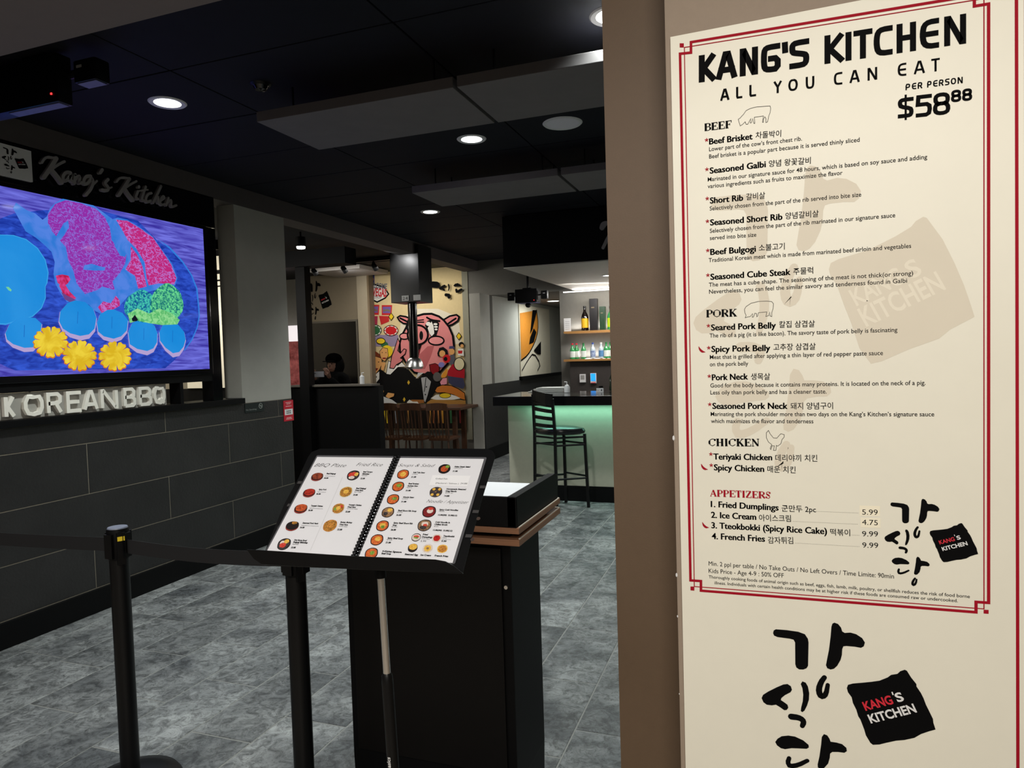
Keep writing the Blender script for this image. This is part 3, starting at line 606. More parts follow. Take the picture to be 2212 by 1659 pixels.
sp('picture_fat_streak', [z2(790,1280),z2(860,1265),z2(940,1290),z2(990,1300),z2(980,1330),z2(880,1330),z2(780,1320)], fat)
red = screen('screen_red', (190, 20, 70), (225, 70, 150), 20, None, .4, .6)
sp('picture_red_edge', [z3(430,345),z3(480,335),z3(530,345),z3(545,375),z3(520,410),z3(480,430),z3(445,400)], red)
sp('picture_red_edge', [z3(455,420),z3(500,410),z3(540,470),z3(590,520),z3(540,540),z3(490,490)], red)
sp('picture_bone', [z3(470,470),z3(520,500),z3(590,535),z3(540,550),z3(500,530)], screen('screen_bone', (110, 70, 140)))
bl = screen('screen_blue', (16, 138, 222), (40, 150, 230), 2, None, .3, .7); bl2 = screen('screen_blue_light', (60, 165, 235)); pk = screen('screen_pale', (185, 165, 215))
sp('picture_cut_vegetable', [z3(-60,20),z3(0,25),z3(100,28),z3(200,60),z3(290,130),z3(350,220),z3(374,320),z3(365,400),z3(350,430),z3(352,520),z3(320,600),z3(250,665),z3(130,700),z3(40,728),z3(-60,722)], bl2)
sp('picture_cut_vegetable', [z3(-60,25),z3(0,31),z3(98,34),z3(195,65),z3(284,134),z3(343,222),z3(366,320),z3(357,398),z3(345,430),z3(345,518),z3(314,595),z3(246,658),z3(128,693),z3(40,718),z3(-60,712)], bl)
sp('picture_glint', [z3(40,432),z3(62,432),z3(85,455),z3(80,468),z3(60,458)], screen('screen_glint', (120, 215, 160)))
def small(pts):
    c = [sum(q[0] for q in pts)/len(pts), sum(q[1] for q in pts)/len(pts)]
    sp('picture_mushroom', [z3(*q) for q in pts], pk)
    sp('picture_mushroom', [z3(c[0]+(q[0]-c[0])*.97, c[1]-8+(q[1]-c[1])*(.97 if q[1] < c[1] else .82)) for q in pts], bl)
    b = MB(); tvn[0] += 1; stroke(b, SC, [z3(c[0], c[1]-70), z3(c[0]-3, c[1]+20)], .003, .0003*tvn[0]+.0005); mk('picture_crease', b, screen('screen_crease', (20, 95, 190)), tv)
small([(460,630),(520,560),(580,540),(660,555),(725,610),(750,680),(735,780),(690,835),(620,850),(540,825),(480,780),(450,710)])
small([(745,720),(770,650),(830,615),(880,612),(950,640),(995,700),(985,790),(940,845),(880,868),(800,845),(755,800)])
small([(988,790),(1020,720),(1080,692),(1140,697),(1200,740),(1222,800),(1220,880),(1190,940),(1140,965),(1060,945),(1000,900)])
small([(1230,790),(1260,730),(1310,715),(1380,730),(1430,790),(1442,850),(1425,920),(1390,970),(1340,982),(1280,930),(1235,860)])
small([(28,800),(60,730),(120,685),(200,672),(270,680),(320,725),(310,800),(300,880),(250,935),(180,940),(90,905),(40,860)])
yl = screen('screen_yellow', (225, 185, 30), (245, 215, 60), 12, None, .4, .6); orr = screen('screen_orange', (215, 120, 30))
for cx_, cy_, R_, ph in ((385,860,128,.2), (610,965,125,.0), (885,970,120,.35)):
    for sc_, mm in ((1.05, orr), (1.0, yl)):
        pts = []
        for k_ in range(9):
            a = ph+k_*2*PI/9
            for da, rr in ((-.30, .98), (-.16, 1.06), (0, .98), (.16, 1.06), (.30, .96), (.35, .62)): pts.append(z3(cx_+R_*sc_*rr*math.cos(a+da), cy_+R_*sc_*rr*.9*math.sin(a+da)+(4 if mm is orr else 0)))
        sp('picture_carrot_flower', pts, mm)
br1 = screen('screen_broccoli', (8, 90, 150), (70, 205, 180), 60, None, .42, .58); br2 = screen('screen_broccoli_green', (20, 120, 120), (110, 225, 150), 60, None, .42, .58)
def blobby(cx_, cy_, rx, ry, m_, n=26, nm='picture_broccoli'):
    sp(nm, [z3(cx_+rx*(1+.05*math.sin(k_*7))*math.cos(2*PI*k_/n), cy_+ry*(1+.06*math.cos(k_*5))*math.sin(2*PI*k_/n)) for k_ in range(n)], m_)
blobby(1090, 585, 132, 125, br1); blobby(1290, 560, 128, 150, br2)
sp('picture_broccoli_stem', [z3(985,640),z3(1060,600),z3(1150,640),z3(1230,600),z3(1330,640),z3(1390,690),z3(1370,725),z3(1250,730),z3(1150,715),z3(1060,695),z3(1000,715)], screen('screen_stem', (90, 190, 110), (150, 225, 150), 40, None, .42, .58))
sp('picture_broccoli_gap', [z3(1015,680),z3(1040,650),z3(1065,690),z3(1050,700),z3(1020,700)], screen('screen_dark', (10, 14, 30)))
b = MB(); 
# white square sign with the brush logo
ls = thing('logo_sign', 'white square sign with black brush lettering above the television', 'sign', (WX, 2.9, 2.74))
LS = Pl((WX+.03, 0, 0), (0, 1, 0), (0, 0, 1))
q0, q1, q2 = LS.px(68, 333), LS.px(70, 393), LS.px(0, 302)
mk('sign_face', MB().box(WX+.01, WX+.029, q0[0]-.32, q0[0], q1[1], q1[1]+.185, .002), WHITE, ls)
k, r_, w_ = MB(), MB(), MB()
zl = lambda x, y: LS.px(x/4.366, 280+y/4.366)
a_ = Vector(zl(25, 145)); b2 = Vector(zl(265, 345)); vt = Vector(zl(130, 145)); vb = Vector(zl(100, 435))
sx_ = abs(b2.x-a_.x)/(1678-698); sy_ = abs(vt.y-vb.y)/(1128-125)
def fl(x, y): return (a_.x+(x-698)*sx_, q1[1]+.170-(y-125)*.147/1003)
logo(k, r_, w_, LS, fl, .0008); mk('logo', k, INK, ls); mk('logo_red_lettering', r_, MATS['bright_red_ink'], ls); mk('logo_white_lettering', w_, WHITE, ls)
# raised script letters
ss = thing('script_sign', 'raised grey script lettering on the black fascia above the television', 'sign', (WX, 3.6, 2.8))
SS = Pl((WX+.04, 0, 0), (0, 1, 0), (0, 0, 1)); zs = lambda x, y: SS.px(x/4.366, 280+y/4.366)
LET = [[([(385,312),(405,278),(440,258),(480,266),(520,270)],14),([(522,272),(480,340),(440,400),(402,452)],24),([(598,302),(540,330),(472,378)],15),([(472,378),(520,430),(570,500)],26)],
 [([(655,408),(615,400),(580,440),(590,490),(625,480),(662,415),(650,470),(672,490)],19)],[([(700,425),(690,510)],18),([(692,480),(725,440),(745,440),(735,510),(760,500)],17)],
 [([(845,440),(800,440),(775,490),(790,520),(825,505),(855,450),(870,500),(850,560),(800,618)],19),([(870,520),(905,485)],12)],[([(955,380),(935,408)],20)],
 [([(1010,470),(975,505),(1015,545),(1005,580),(955,570)],19),([(1010,560),(1045,545)],10)],
 [([(1090,492),(1112,462),(1150,452),(1210,462)],14),([(1212,465),(1170,530),(1112,618)],22),([(1278,488),(1225,515),(1165,555)],14),([(1165,555),(1200,610),(1245,665)],25)],
 [([(1303,538),(1300,545)],18),([(1290,585),(1268,645),(1290,655)],18)],[([(1365,540),(1322,665),(1350,672)],17),([(1300,580),(1385,568)],11)],
 [([(1418,600),(1385,608),(1362,655),(1378,690),(1412,672)],17)],[([(1510,535),(1435,690)],18),([(1450,660),(1485,622),(1480,690),(1500,695)],15)],
 [([(1505,672),(1545,645),(1530,622),(1498,665),(1510,715),(1545,705)],15)],[([(1580,645),(1560,715)],16),([(1570,690),(1612,655),(1602,738),(1655,715)],15)]]
GS = mat('grey_letter_face', (150, 146, 146), .5, noise=.03)
for st in LET:
    b = MB()
    for pts, wd_ in st:
        bb = MB(); stroke(bb, SS, [zs(*q) for q in pts], [wd_*.00106]*len(pts), 0, smooth=2); b.add(bb.v, bb.f)
    nb = MB(); nb.add(b.v, b.f); o_ = mk('letter', nb, GS, ss); md = o_.modifiers.new('s', 'SOLIDIFY'); md.thickness = .022; md.offset = 0
# korean bbq raised letter panel on the ledge
kp = thing('letter_panel', 'white sign panel with raised capitals standing on the ledge under the television', 'sign', (WX, 3.4, 1.316))
KX = WX-.015; KP = Pl((KX+.004, 0, 0), (0, 1, 0), (0, 0, 1))
mk('back_panel', MB().box(KX-.02, KX+.0, 2.4, 3.985, 1.318, 1.473, .002), mat('sign_panel_white', (150, 147, 140), .5, noise=.03), kp)
lm = mat('raised_letter_white', (226, 222, 212), .45, noise=.03)
kx = [(5,115,'K'),(160,335,'O'),(340,480,'R'),(495,640,'E'),(625,760,'A'),(765,915,'N'),(945,1055,'B'),(1065,1180,'B'),(1180,1285,'Q')]
TGQ = dict(TG); TGQ['B'] = [[(0,0),(0,1),(.75,1),(.95,.85),(.9,.6),(.7,.52),(0,.52)],[(.7,.52),(1,.38),(1,.12),(.8,0),(0,0)]]; TGQ['Q'] = TG['O']+[[(.55,.25),(1,-.02)]]; TGQ['E'] = [[(1,1),(0,1),(0,0),(1,0)],[(0,.5),(.85,.5)]]; TGQ['R'] = [[(0,0),(0,1),(.75,1),(.97,.85),(.95,.6),(.75,.5),(0,.5)],[(.6,.5),(1,0)]]
for x0, x1, ch in kx:
    a = KP.px(x0/3.606, 500+1350/3.606)[0]; c = KP.px(x1/3.606, 500+1350/3.606)[0]; wd_ = (c-a); t_ = .023; a += .007; wd_ -= .008; b = MB()
    for st in TGQ[ch]:
        stroke(b, KP, [(a+t_/2+(wd_-t_-.006)*p, 1.326+t_/2+(.138-t_)*q) for p, q in st], t_, 0, cap=False, closed=(st[0] == st[-1]))
    o_ = mk('letter', b, lm, kp); md = o_.modifiers.new('s', 'SOLIDIFY'); md.thickness = .036; md.offset = 0
# signs on the tiled wall below the column
sg = thing('no_smoking_sign', 'small dark no smoking sign on the tiles under the grey column', 'sign', (WX, 4.9, 1.2))
NS = Pl((WX+.004, 0, 0), (0, 1, 0), (0, 0, 1)); a, c, d = NS.px(529, 872), NS.px(570, 868), NS.px(529, 893)
mk('sign_plate', MB().box(WX, WX+.004, a[0], c[0], d[1], a[1], .001), mat('dark_green_plastic', (20, 28, 30), .4, noise=.05), sg)
b = MB(); text(b, NS, 'No Smoking', (a[0]+.01, d[1]+.02), (a[0]+.14, d[1]+.02), .014, .0006); mk('lettering', b, mat('pale_print', (150, 155, 150), .5, noise=.02), sg)
b = MB(); cc = (c[0]-.045, (a[1]+d[1])/2+.008)
stroke(b, NS, [(cc[0]+.022*math.cos(k_*PI/8), cc[1]+.022*math.sin(k_*PI/8)) for k_ in range(16)], .005, .0006, closed=True); stroke(b, NS, [(cc[0]-.015, cc[1]+.015), (cc[0]+.015, cc[1]-.015)], .005, .0009); stroke(b, NS, [(cc[0]-.014, cc[1]), (cc[0]+.014, cc[1])], .006, .0012); mk('symbol', b, MATS['pale_print'], sg)
rs = thing('red_notice', 'small red notice card with a white label at the end of the tiled wall', 'sign', (WX, 5.37, 1.06))
a, c, d = NS.px(612, 866), NS.px(633, 864), NS.px(613, 911)
mk('card', MB().box(WX+.0005, WX+.004, a[0], c[0], d[1], a[1], .001), mat('red_card', (196, 30, 50), .5, noise=.04), rs)
h = a[1]-d[1]; b = MB(); poly(b, NS, [(a[0]+.012, d[1]+h*.3), (c[0]-.012, d[1]+h*.3), (c[0]-.012, d[1]+h*.58), (a[0]+.012, d[1]+h*.58)], .0008); mk('label', b, WHITE, rs)
b = MB()
for f0, f1, yy in ((.2,.8,.9), (.3,.7,.83), (.2,.8,.72), (.25,.75,.16), (.2,.8,.1)): stroke(b, NS, [(a[0]+(c[0]-a[0])*f0, d[1]+h*yy), (a[0]+(c[0]-a[0])*f1, d[1]+h*yy)], .006, .0009, cap=False)
mk('print', b, mat('pink_print', (240, 190, 190), .5, noise=.02), rs)
b = MB()
for i in range(3):
    for j in range(2): stroke(b, NS, [(a[0]+.04+i*.022, d[1]+h*(.39+.09*j)), (a[0]+.053+i*.022, d[1]+h*(.39+.09*j))], .010, .0013, cap=False)
mk('print', b, INK, rs)

# ================================================================== CEILING FIXTURES
GLAB = ['round recessed downlight, lit, above the left side near the screen', 'round recessed downlight, lit, beside the middle of the grey ceiling panels', 'round recessed downlight, lit, farthest one over the dining end',
        'round recessed downlight, lit, cut off by the brown jamb at the top', 'round recessed downlight hidden behind the brown jamb, far row', 'round recessed downlight hidden behind the menu column']
first = None
for (x, y), lb in zip(DOWN, GLAB):
    if first is None:
        first = thing('downlight', lb, 'ceiling light', (x, y, CEIL), 'recessed downlights')
        mk('trim_ring', MB().lathe([(.072, -.003), (.095, -.006), (.102, 0), (.095, .002), (.072, .002)], (x, y, CEIL), 32), WHITE, first, True)
        mk('diffuser', MB().lathe([(0, -.004), (.072, -.003), (.072, .001), (0, .001)], (x, y, CEIL), 32), LAMP, first, True)
    else: dup(first, (x, y, CEIL), lb)
t = thing('ceiling_speaker', 'round white speaker grille in the black ceiling', 'speaker', (-1.188, 4.434, CEIL))
mk('trim_ring', MB().lathe([(.105, -.004), (.122, -.007), (.13, 0), (.105, .001)], (-1.188, 4.434, CEIL), 36), WHITE, t, True)
mk('grille', MB().lathe([(0, -.006), (.106, -.004), (.106, .001), (0, .001)], (-1.188, 4.434, CEIL), 36), mat('grille_grey', (235, 232, 238), .6, noise=.1, nscale=600), t, True)
t = thing('smoke_detector', 'small black round detector on the dark ceiling', 'detector', (-2.506, 3.133, CEIL))
mk('base', MB().lathe([(0, -.012), (.045, -.012), (.055, 0), (0, 0)], (-2.506, 3.133, CEIL), 20), BLACKM, t, True); mk('dome', MB().lathe([(0, -.035), (.03, -.03), (.042, -.012), (0, -.012)], (-2.506, 3.133, CEIL), 20), BLACKG, t, True)
PN = [(-2.531, -1.376, 3.12, 3.68, 'large grey hanging ceiling panel at the left of the near pair'), (-1.354, -.2, 3.12, 3.68, 'grey hanging ceiling panel of the near pair, cut off by the jamb'),
      (-2.553, -1.368, 4.93, 5.48, 'grey hanging ceiling panel at the left of the far pair'), (-1.343, -.2, 4.93, 5.48, 'grey hanging ceiling panel of the far pair, cut off by the jamb')]
for x0, x1, y0, y1_, lb in PN:
    t = thing('ceiling_panel', lb, 'ceiling panel', ((x0+x1)/2, (y0+y1_)/2, 2.9), 'hanging acoustic panels')
    mk('panel', MB().box(x0, x1, y0, y1_, 2.9, 2.953, .003), PANELG, t)
    for hx in (x0+.15, x1-.15):
        for hy in (y0+.12, y1_-.12): mk('hanger', MB().tube([(hx, hy, 2.95), (hx, hy, CEIL)], .006, 6), BLACKM, t)
def projector(loc, lb, s=1, yaw=0):
    t = thing('ceiling_projector', lb, 'projector', loc); x, y, z = loc
    mk('body', MB().box(x-.26*s, x+.26*s, y-.16*s, y+.16*s, z-.34*s, z-.03*s, .015*s), BLACKM, t, True)
    mk('underside_panel', MB().box(x-.22*s, x+.24*s, y-.13*s, y+.13*s, z-.345*s, z-.338*s), mat('bluish_grille', (92, 96, 125), .6, noise=.1), t)
    mk('ceiling_mount', MB().box(x-.1*s, x+.1*s, y-.08*s, y+.08*s, z-.03*s, z), BLACKM, t)
    for sg_ in ((1,) if s > .95 else (-1, 1)):
        mk('side_arm', MB().tube([(x+sg_*.26*s, y, z-.17*s), (x+sg_*.34*s, y, z-.16*s)], .016*s), BLACKM, t)
        p = MB().box(x+sg_*.33*s, x+sg_*.48*s, y-.06*s, y+.06*s, z-.27*s, z-.08*s, .02*s); pd = mk('side_pod', p, BLACKM, t, True)
        mk('pod_label', MB().box(x+sg_*.405*s-.025*s, x+sg_*.405*s+.025*s, y-.062*s, y-.0605*s, z-.15*s, z-.13*s), mat('grey_label', (120, 120, 122), .5, noise=.02), pd)
    mk('status_light', MB().box(x+.19*s, x+.2*s, y-.163*s, y-.16*s, z-.30*s, z-.29*s), mat('red_led', (255, 40, 40), .4, emit=4), t)
    return t
fbr = bp(126, 216, 'y', 2.4); fbl = bp(14, 244, 'y', 2.4); zq = (fbr.z+fbl.z)/2; yb_ = 2.475
t = thing('ceiling_projector', 'black ceiling mounted box with side pod near the bulkhead', 'projector', (fbr.x-.2, 2.45, CEIL))
mk('body', MB().box(fbl.x-.16, fbr.x, 2.4, yb_, zq, CEIL-.02, .008), BLACKM, t, True); mk('ceiling_mount', MB().box(fbr.x-.25, fbr.x-.1, 2.42, 2.5, CEIL-.02, CEIL), BLACK, t)
mk('underside_panel', MB().box(fbl.x, fbr.x-.012, 2.412, yb_-.012, zq-.004, zq), mat('bluish_grille', (120, 124, 175), .6, noise=.1), t)
mk('status_light', MB().box(fbr.x-.045, fbr.x-.037, 2.396, 2.4, zq+.035, zq+.043), mat('red_led', (255, 40, 40), .4, emit=4), t)
a_, c_ = bp(168, 183, 'y', 2.46), bp(212, 124, 'y', 2.46)
mk('side_arm', MB().tube([(fbr.x-.01, 2.46, (a_.z+c_.z)/2), (a_.x+.01, 2.46, (a_.z+c_.z)/2)], .018), BLACKM, t)
pd_ = mk('side_pod', MB().box(a_.x, c_.x, 2.44, 2.52, a_.z, c_.z, .012), BLACKM, t, True)
mk('pod_label', MB().box(a_.x+.022, a_.x+.055, 2.438, 2.44, a_.z+.066, a_.z+.078), mat('grey_label', (150, 150, 152), .5, noise=.02), pd_); mk('pod_underside', MB().box(a_.x+.01, c_.x-.01, 2.45, 2.51, a_.z-.003, a_.z), MATS['bluish_grille'], pd_)
pq = bp(1133, 637, 'y', 9.3)
t = projector((pq.x, 9.45, 2.56), 'black ceiling unit with two side pods hanging in front of the passage', .62)
x, y, z = pq.x, 9.45, 2.56
mk('camera_knob', MB().lathe([(0, -.07), (.03, -.06), (.045, -.03), (.03, 0), (0, 0)], (x, y, z-.21), 14), BLACKM, t, True)
mk('hanging_rod', MB().tube([(x, y, z), (x, y, CEIL)], .02), BLACKM, t)

# ================================================================== MENU STAND
DO = Vector((-.832, 1.285, 1.181)); a = math.radians(3.4); ti = math.radians(50.7)
du = Vector((math.cos(a), math.sin(a), 0)); db = Vector((-math.sin(a), math.cos(a), 0))
dv = (db*math.sin(ti)+Vector((0, 0, 1))*math.cos(ti)).normalized(); DP = Pl(DO, du, dv); dnm = DP.n
px0, py0 = 848, 1659
pt = bp(822, 1236, 'y', 1.36); pbm = bp(849, 1659, 'y', 1.36)
dirp = (pbm-pt).normalized(); foot = pt+dirp*((.02-pt.z)/dirp.z)
ms = thing('menu_stand', 'black sheet music style stand holding an open menu in front of the podium', 'stand', (foot.x, foot.y, 0))
def rrect(pl, x0, x1, y0_, y1_, r, only=(1, 1, 1, 1), seg=6):
    pts = []
    for (cx_, cy_, a0, f_) in ((x1-r, y1_-r, 0, only[0]), (x0+r, y1_-r, PI/2, only[1]), (x0+r, y0_+r, PI, only[2]), (x1-r, y0_+r, 1.5*PI, only[3])):
        if f_: pts += [(cx_+r*math.cos(a0+k_*PI/2/seg), cy_+r*math.sin(a0+k_*PI/2/seg)) for k_ in range(seg+1)]
        else: pts.append((cx_+r*(1 if a0 in (0, 1.5*PI) else -1), cy_+r*(1 if a0 < 2 else -1)))
    return pts
def slab2(mb, pl, pts, l0, th): return mb.slab([pl.at(p[0], p[1], l0) for p in pts], pl.n, th)
bt = DP.px(870, 967)[1]
dpx = lambda x, y: DP.px(x, y)
pl_ = [dpx(564,1205), dpx(612,1088), dpx(643,1031), dpx(664,985), dpx(672,974), dpx(690,967), dpx(870,966), dpx(1050,967), dpx(1063,971), dpx(1069,981), dpx(1066,992), dpx(1040,1075), dpx(998,1236), dpx(800,1228), dpx(575,1218)]
mk('desk_plate', slab2(MB(), DP, pl_, -.006, .002), BLACKM, ms)
for yy in (.06, .125, .195):
    eL0, eL1, eR0, eR1 = dpx(564,1205), dpx(664,985), dpx(998,1236), dpx(1066,992)
    for x0, x1 in ((eL0[0]+(eL1[0]-eL0[0])*(yy-eL0[1])/(eL1[1]-eL0[1])+.003, -.231), (.234, eR0[0]+(eR1[0]-eR0[0])*(yy-eR0[1])/(eR1[1]-eR0[1])-.002)):
        b = MB(); poly(b, DP, [(x0, yy), (x1, yy), (x1, yy+.008), (x0, yy+.008)], -.0035); mk('plate_slot', b, mat('slot_grey', (60, 58, 58), .5, noise=.05), ms)
for yy in (.11, .055): b = MB(); disc(b, DP, (.252, yy), .0045, .0045, -.0032, 14); mk('screw_hole', b, mat('hole_brown', (60, 44, 36), .6, noise=.05), ms)
# upright lip along the lower edge, with its small shelf
LP = Pl(DO-db*.030, du, (0, 0, 1)); lx = lambda x, y: LP.px(x, y)
lipp = [lx(533,1187), lx(585,1190), lx(770,1202), lx(940,1209), lx(962,1213), lx(978,1221), lx(998,1237), lx(800,1231), lx(563,1217), lx(548,1207)]
mk('lip', MB().slab([LP.at(p[0], p[1], 0) for p in lipp], -LP.n, .0018), BLACKM, ms)
sh = MB(); A_ = [LP.at(*lx(563,1217), -.001), LP.at(*lx(998,1237), -.001)]; B_2 = [DP.at(*dpx(575,1218), -.005), DP.at(*dpx(998,1236), -.005)]
mk('lip_shelf', MB().add([A_[0], A_[1], B_2[1]+Vector((0,.004,0)), B_2[0]+Vector((0,.004,0)), A_[0]-Vector((0,0,.002)), A_[1]-Vector((0,0,.002)), B_2[1]+Vector((0,.004,-.002)), B_2[0]+Vector((0,.004,-.002))], [(0,1,2,3),(4,5,6,7),(0,1,5,4),(1,2,6,5),(2,3,7,6),(3,0,4,7)]), BLACKM, ms)
# pole
top = pt-dirp*.07; mid = pt+dirp*((bp(840, 1465, 'y', 1.36)-pt).length); end = foot
mk('desk_bracket', MB().tube([top-dirp*.02, pt+dirp*.012], .0125, 14), BLACK, ms, True)
mk('upper_pole', MB().tube([pt, mid], .0085, 16), CHROME, ms, True, 'polished metal inner pole')
mk('pole_sleeve', MB().tube([mid-dirp*.012, mid-dirp*.006, mid+dirp*.012, end+Vector((0, 0, .12))], [.0095, .0125, .0135, .0135], 16), BLACKM, ms, True)
for k_ in range(3):
    a_ = k_*2*PI/3+.4; mk('leg', MB().tube([end+Vector((0, 0, .35)), end+Vector((math.cos(a_)*.14, math.sin(a_)*.14, .2)), end+Vector((math.cos(a_)*.3, math.sin(a_)*.3, .01))], .008, 8), BLACKM, ms, True)
# vertical lettering on the sleeve
pw = bp(838, 1659, 'y', 1.36-.0138); PB = Pl((pw.x+.004, 1.36-.0142, pw.z-.004), -dirp, (-1, 0, 0))
PB.v = Vector((-1, 0, 0)); PB.u = (-dirp).normalized(); PB.n = Vector((0, -1, 0))
b = MB(); text(b, PB, 'basics', (0, -.004), (.030, -.004), .0095, .0004, .02); mk('lettering', b, WHITE, ms)
# ---- the open menu on the stand
mn = thing('open_menu', 'open spiral bound menu with photos of dishes resting on the stand', 'menu', DO)
for nm, x0, x1 in (('left_page', -.225, -.008), ('right_page', .006, .227)):
    mk('page_cover', slab2(MB(), DP, rrect(DP, x0-.003, x1+.003, -.008, .288, .004), -.0035, .002), mat('clear_sleeve_edge', (92, 92, 96), .25, noise=.05), mn)
    mk(nm, slab2(MB(), DP, [(x0+.002, -.007), (x1-.002, -.007), (x1-.002, .281), (x0+.002, .281)], -.0012, .0012), mat('menu_paper', (232, 232, 236), .3, noise=.01), mn)
b = MB()
for k_ in range(34):
    yy = -.006+k_*.0087
    pts = [DP.at(-.0012+.0085*math.cos(q*PI/4), yy+.0012*q/8*2, .0005+.0065*math.sin(q*PI/4)) for q in range(9)]
    b.tube(pts, .0016, 5, False)
mk('spiral_binding', b, BLACKG, mn, True); bpy.data.objects['spiral_binding']['kind'] = 'stuff'
mk('binding_strip', slab2(MB(), DP, [(-.010, -.008), (.008, -.008), (.008, .285), (-.010, .285)], -.0035, .001), BLACK, mn)
zL = lambda x, y: DP.px(520+x/5.183, 940+y/5.183); zR = lambda x, y: DP.px(780+x/5.184, 940+y/5.184)
bowl = mat('bowl_print_black', (28, 20, 20), .4, noise=.1)
def food(c1, c2, nm): return mat('print_'+nm, c1, .35, noise=.1, nscale=260, col2=c2)
BULG = food((60, 22, 18), (190, 90, 60), 'bulgogi'); SPIC = food((95, 14, 14), (225, 70, 50), 'spicy'); TER = food((110, 35, 18), (235, 110, 60), 'teriyaki')
RICE = food((70, 60, 25), (235, 160, 70), 'fried_rice'); SHR = food((140, 70, 20), (235, 170, 80), 'shrimp_rice'); STEW = food((175, 45, 20), (240, 140, 70), 'stew'); GRN = food((70, 110, 40), (160, 190, 80), 'greens')
YEL = food((215, 150, 40), (250, 215, 110), 'egg'); WHT = food((200, 180, 170), (245, 235, 225), 'rice'); BRO = food((90, 60, 40), (190, 150, 110), 'broth'); REDD = food((150, 10, 15), (215, 50, 45), 'rice_cake'); DRK = food((30, 25, 28), (90, 80, 80), 'dark'); TART = food((180, 40, 35), (235, 90, 70), 'tartare')
def dish(c, r, layers):
    c = Vector(c); k_ = 0
    for dx, dy, rx, ry, m_ in layers:
        b = MB(); poly(b, DP, [(c.x+(dx+rx*(1+.05*math.sin(j*5+dx*9))*math.cos(j*2*PI/20))*r, c.y+(dy+ry*(1+.05*math.cos(j*7))*math.sin(j*2*PI/20))*r) for j in range(20)], .0002+.00008*k_); k_ += 1
        mk('dish_print', b, m_, mn)
plate = lambda m_, top=.12: [(0, -.12, 1, .8, bowl), (0, -.2, .95, .68, food((150, 50, 45), (170, 70, 60), 'plate_edge')), (0, .0, .98, .74, bowl), (0, .08, .86, .66, m_)]
bw_ = lambda m_, *ex: [(0, 0, 1, 1, bowl), (0, 0, .86, .86, m_)]+list(ex)
R = .0165
dish(zL(858,463), R, plate(BULG)); dish(zL(768,643), R, plate(SPIC)); dish(zL(675,820), R*1.05, plate(TER)); dish(zL(580,1013), R*1.03, plate(SPIC)+[(.1,.45,.4,.25,RICE)])
dish(zL(485,1220), R, bw_(DRK,(-.35,.2,.35,.35,WHT),(.2,.45,.38,.36,YEL),(-.1,-.2,.5,.4,TART)))
dish(zL(1260,450), R, bw_(DRK,(0,.25,.45,.4,TART),(.45,.2,.32,.35,YEL),(-.1,-.45,.5,.3,WHT),(-.5,.1,.3,.4,TART)))
dish(zL(1178,635), R, [(0,0,1,1,food((190,170,110),(220,205,150),'rim')),(0,0,.9,.9,RICE),(0,.05,.42,.4,YEL)]); dish(zL(1093,820), R*.98, [(0,0,1,1,WHT),(0,0,.9,.9,RICE),(.3,.3,.3,.3,TART),(-.4,-.1,.3,.3,GRN),(0,.05,.38,.36,YEL)]); dish(zL(1000,1013), R*1.04, [(0,0,1,1,SHR),(0,0,.85,.85,RICE),(0,.05,.45,.42,SHR)])
for (x, y), ex in (((470,438),[(0,0,.5,.5,YEL)]), ((415,575),[(.1,.2,.45,.35,GRN)]), ((358,717),[(.2,.1,.4,.3,GRN)]), ((300,863),None), ((240,1015),[(0,.1,.5,.4,YEL),(.1,-.2,.3,.3,GRN)]), ((177,1172),[(.1,.15,.45,.4,YEL)]), ((115,1325),[(.1,.1,.35,.35,GRN)])):
    dish(zR(x, y), R*.93, bw_(BRO,(.2,.4,.4,.35,YEL),(-.3,-.3,.35,.35,DRK)) if ex is None else bw_(STEW, *ex))
dish(zR(933,378), R*.93, bw_(DRK,(0,0,.6,.6,TER),(.4,.45,.35,.3,GRN))); dish(zR(838,637), R*.95, [(0,0,1,1,DRK)]+[(i*.45,j*.5,.24,.24,YEL) for i in (-1,1) for j in (-1,1)]+[(0,0,.14,.14,BRO)])
dish(zR(762,857), R, bw_(food((90,20,25),(160,50,50),'cold'),(.1,.1,.45,.4,WHT),(.1,.5,.35,.25,TART))); dish(zR(710,1010), R, [(0,0,1,1,DRK),(0,0,.85,.85,BRO),(0,.2,.5,.4,WHT),(.1,.0,.3,.25,TART),(-.1,-.4,.5,.3,DRK)])
dish(zR(617,1145), R*.66, [(0,0,1,1,bowl),(0,.0,.9,.8,WHT),(0,.2,.6,.3,TART),(0,-.1,.5,.2,GRN)]); dish(zR(848,1155), R*.66, [(0,0,1,1,WHT),(0,0,.72,.72,REDD)])
dish(zR(580,1258), R*.68, [(0,-.1,1,1,bowl),(0,.15,.85,.7,YEL)]); dish(zR(745,1268), R*.7, [(0,0,1,1,WHT),(0,0,.7,.7,YEL),(0,0,.25,.25,BRO)]); dish(zR(910,1272), R*.72, [(0,0,1,.9,YEL),(0,0,.8,.7,SHR)])
mm_ = MB()
def tm(f_, s, x, y, wpx, cap=16, bold=.05, shear=0, p=5.18, x2=None):
    a_ = Vector(f_(x, y)); text(mm_, DP, s, a_, a_+Vector((wpx*.000238, 0)), cap*.00026, .0003, bold, shear)
for s, x, y, wd_, k2, pr in (("Beef Bulgogi",960,437,105,"불고기 Served with Japanese Rice","26.88"),("Spicy Pork",873,615,88,"제육볶음 Served with Japanese Rice","26.88"),("Teriyaki Chicken",783,798,135,"데리야끼 치킨 Served with Japanese Rice","26.88"),("Seasoned Pork Neck",690,990,175,"양념돼지목살 Served with Japanese Rice","26.88")):
    tm(zL, s, x, y, wd_); tm(zL, k2, x-14, y+25, wd_*1.1, 8, 0); tm(zL, pr, x-30, y+50, 50, 15)
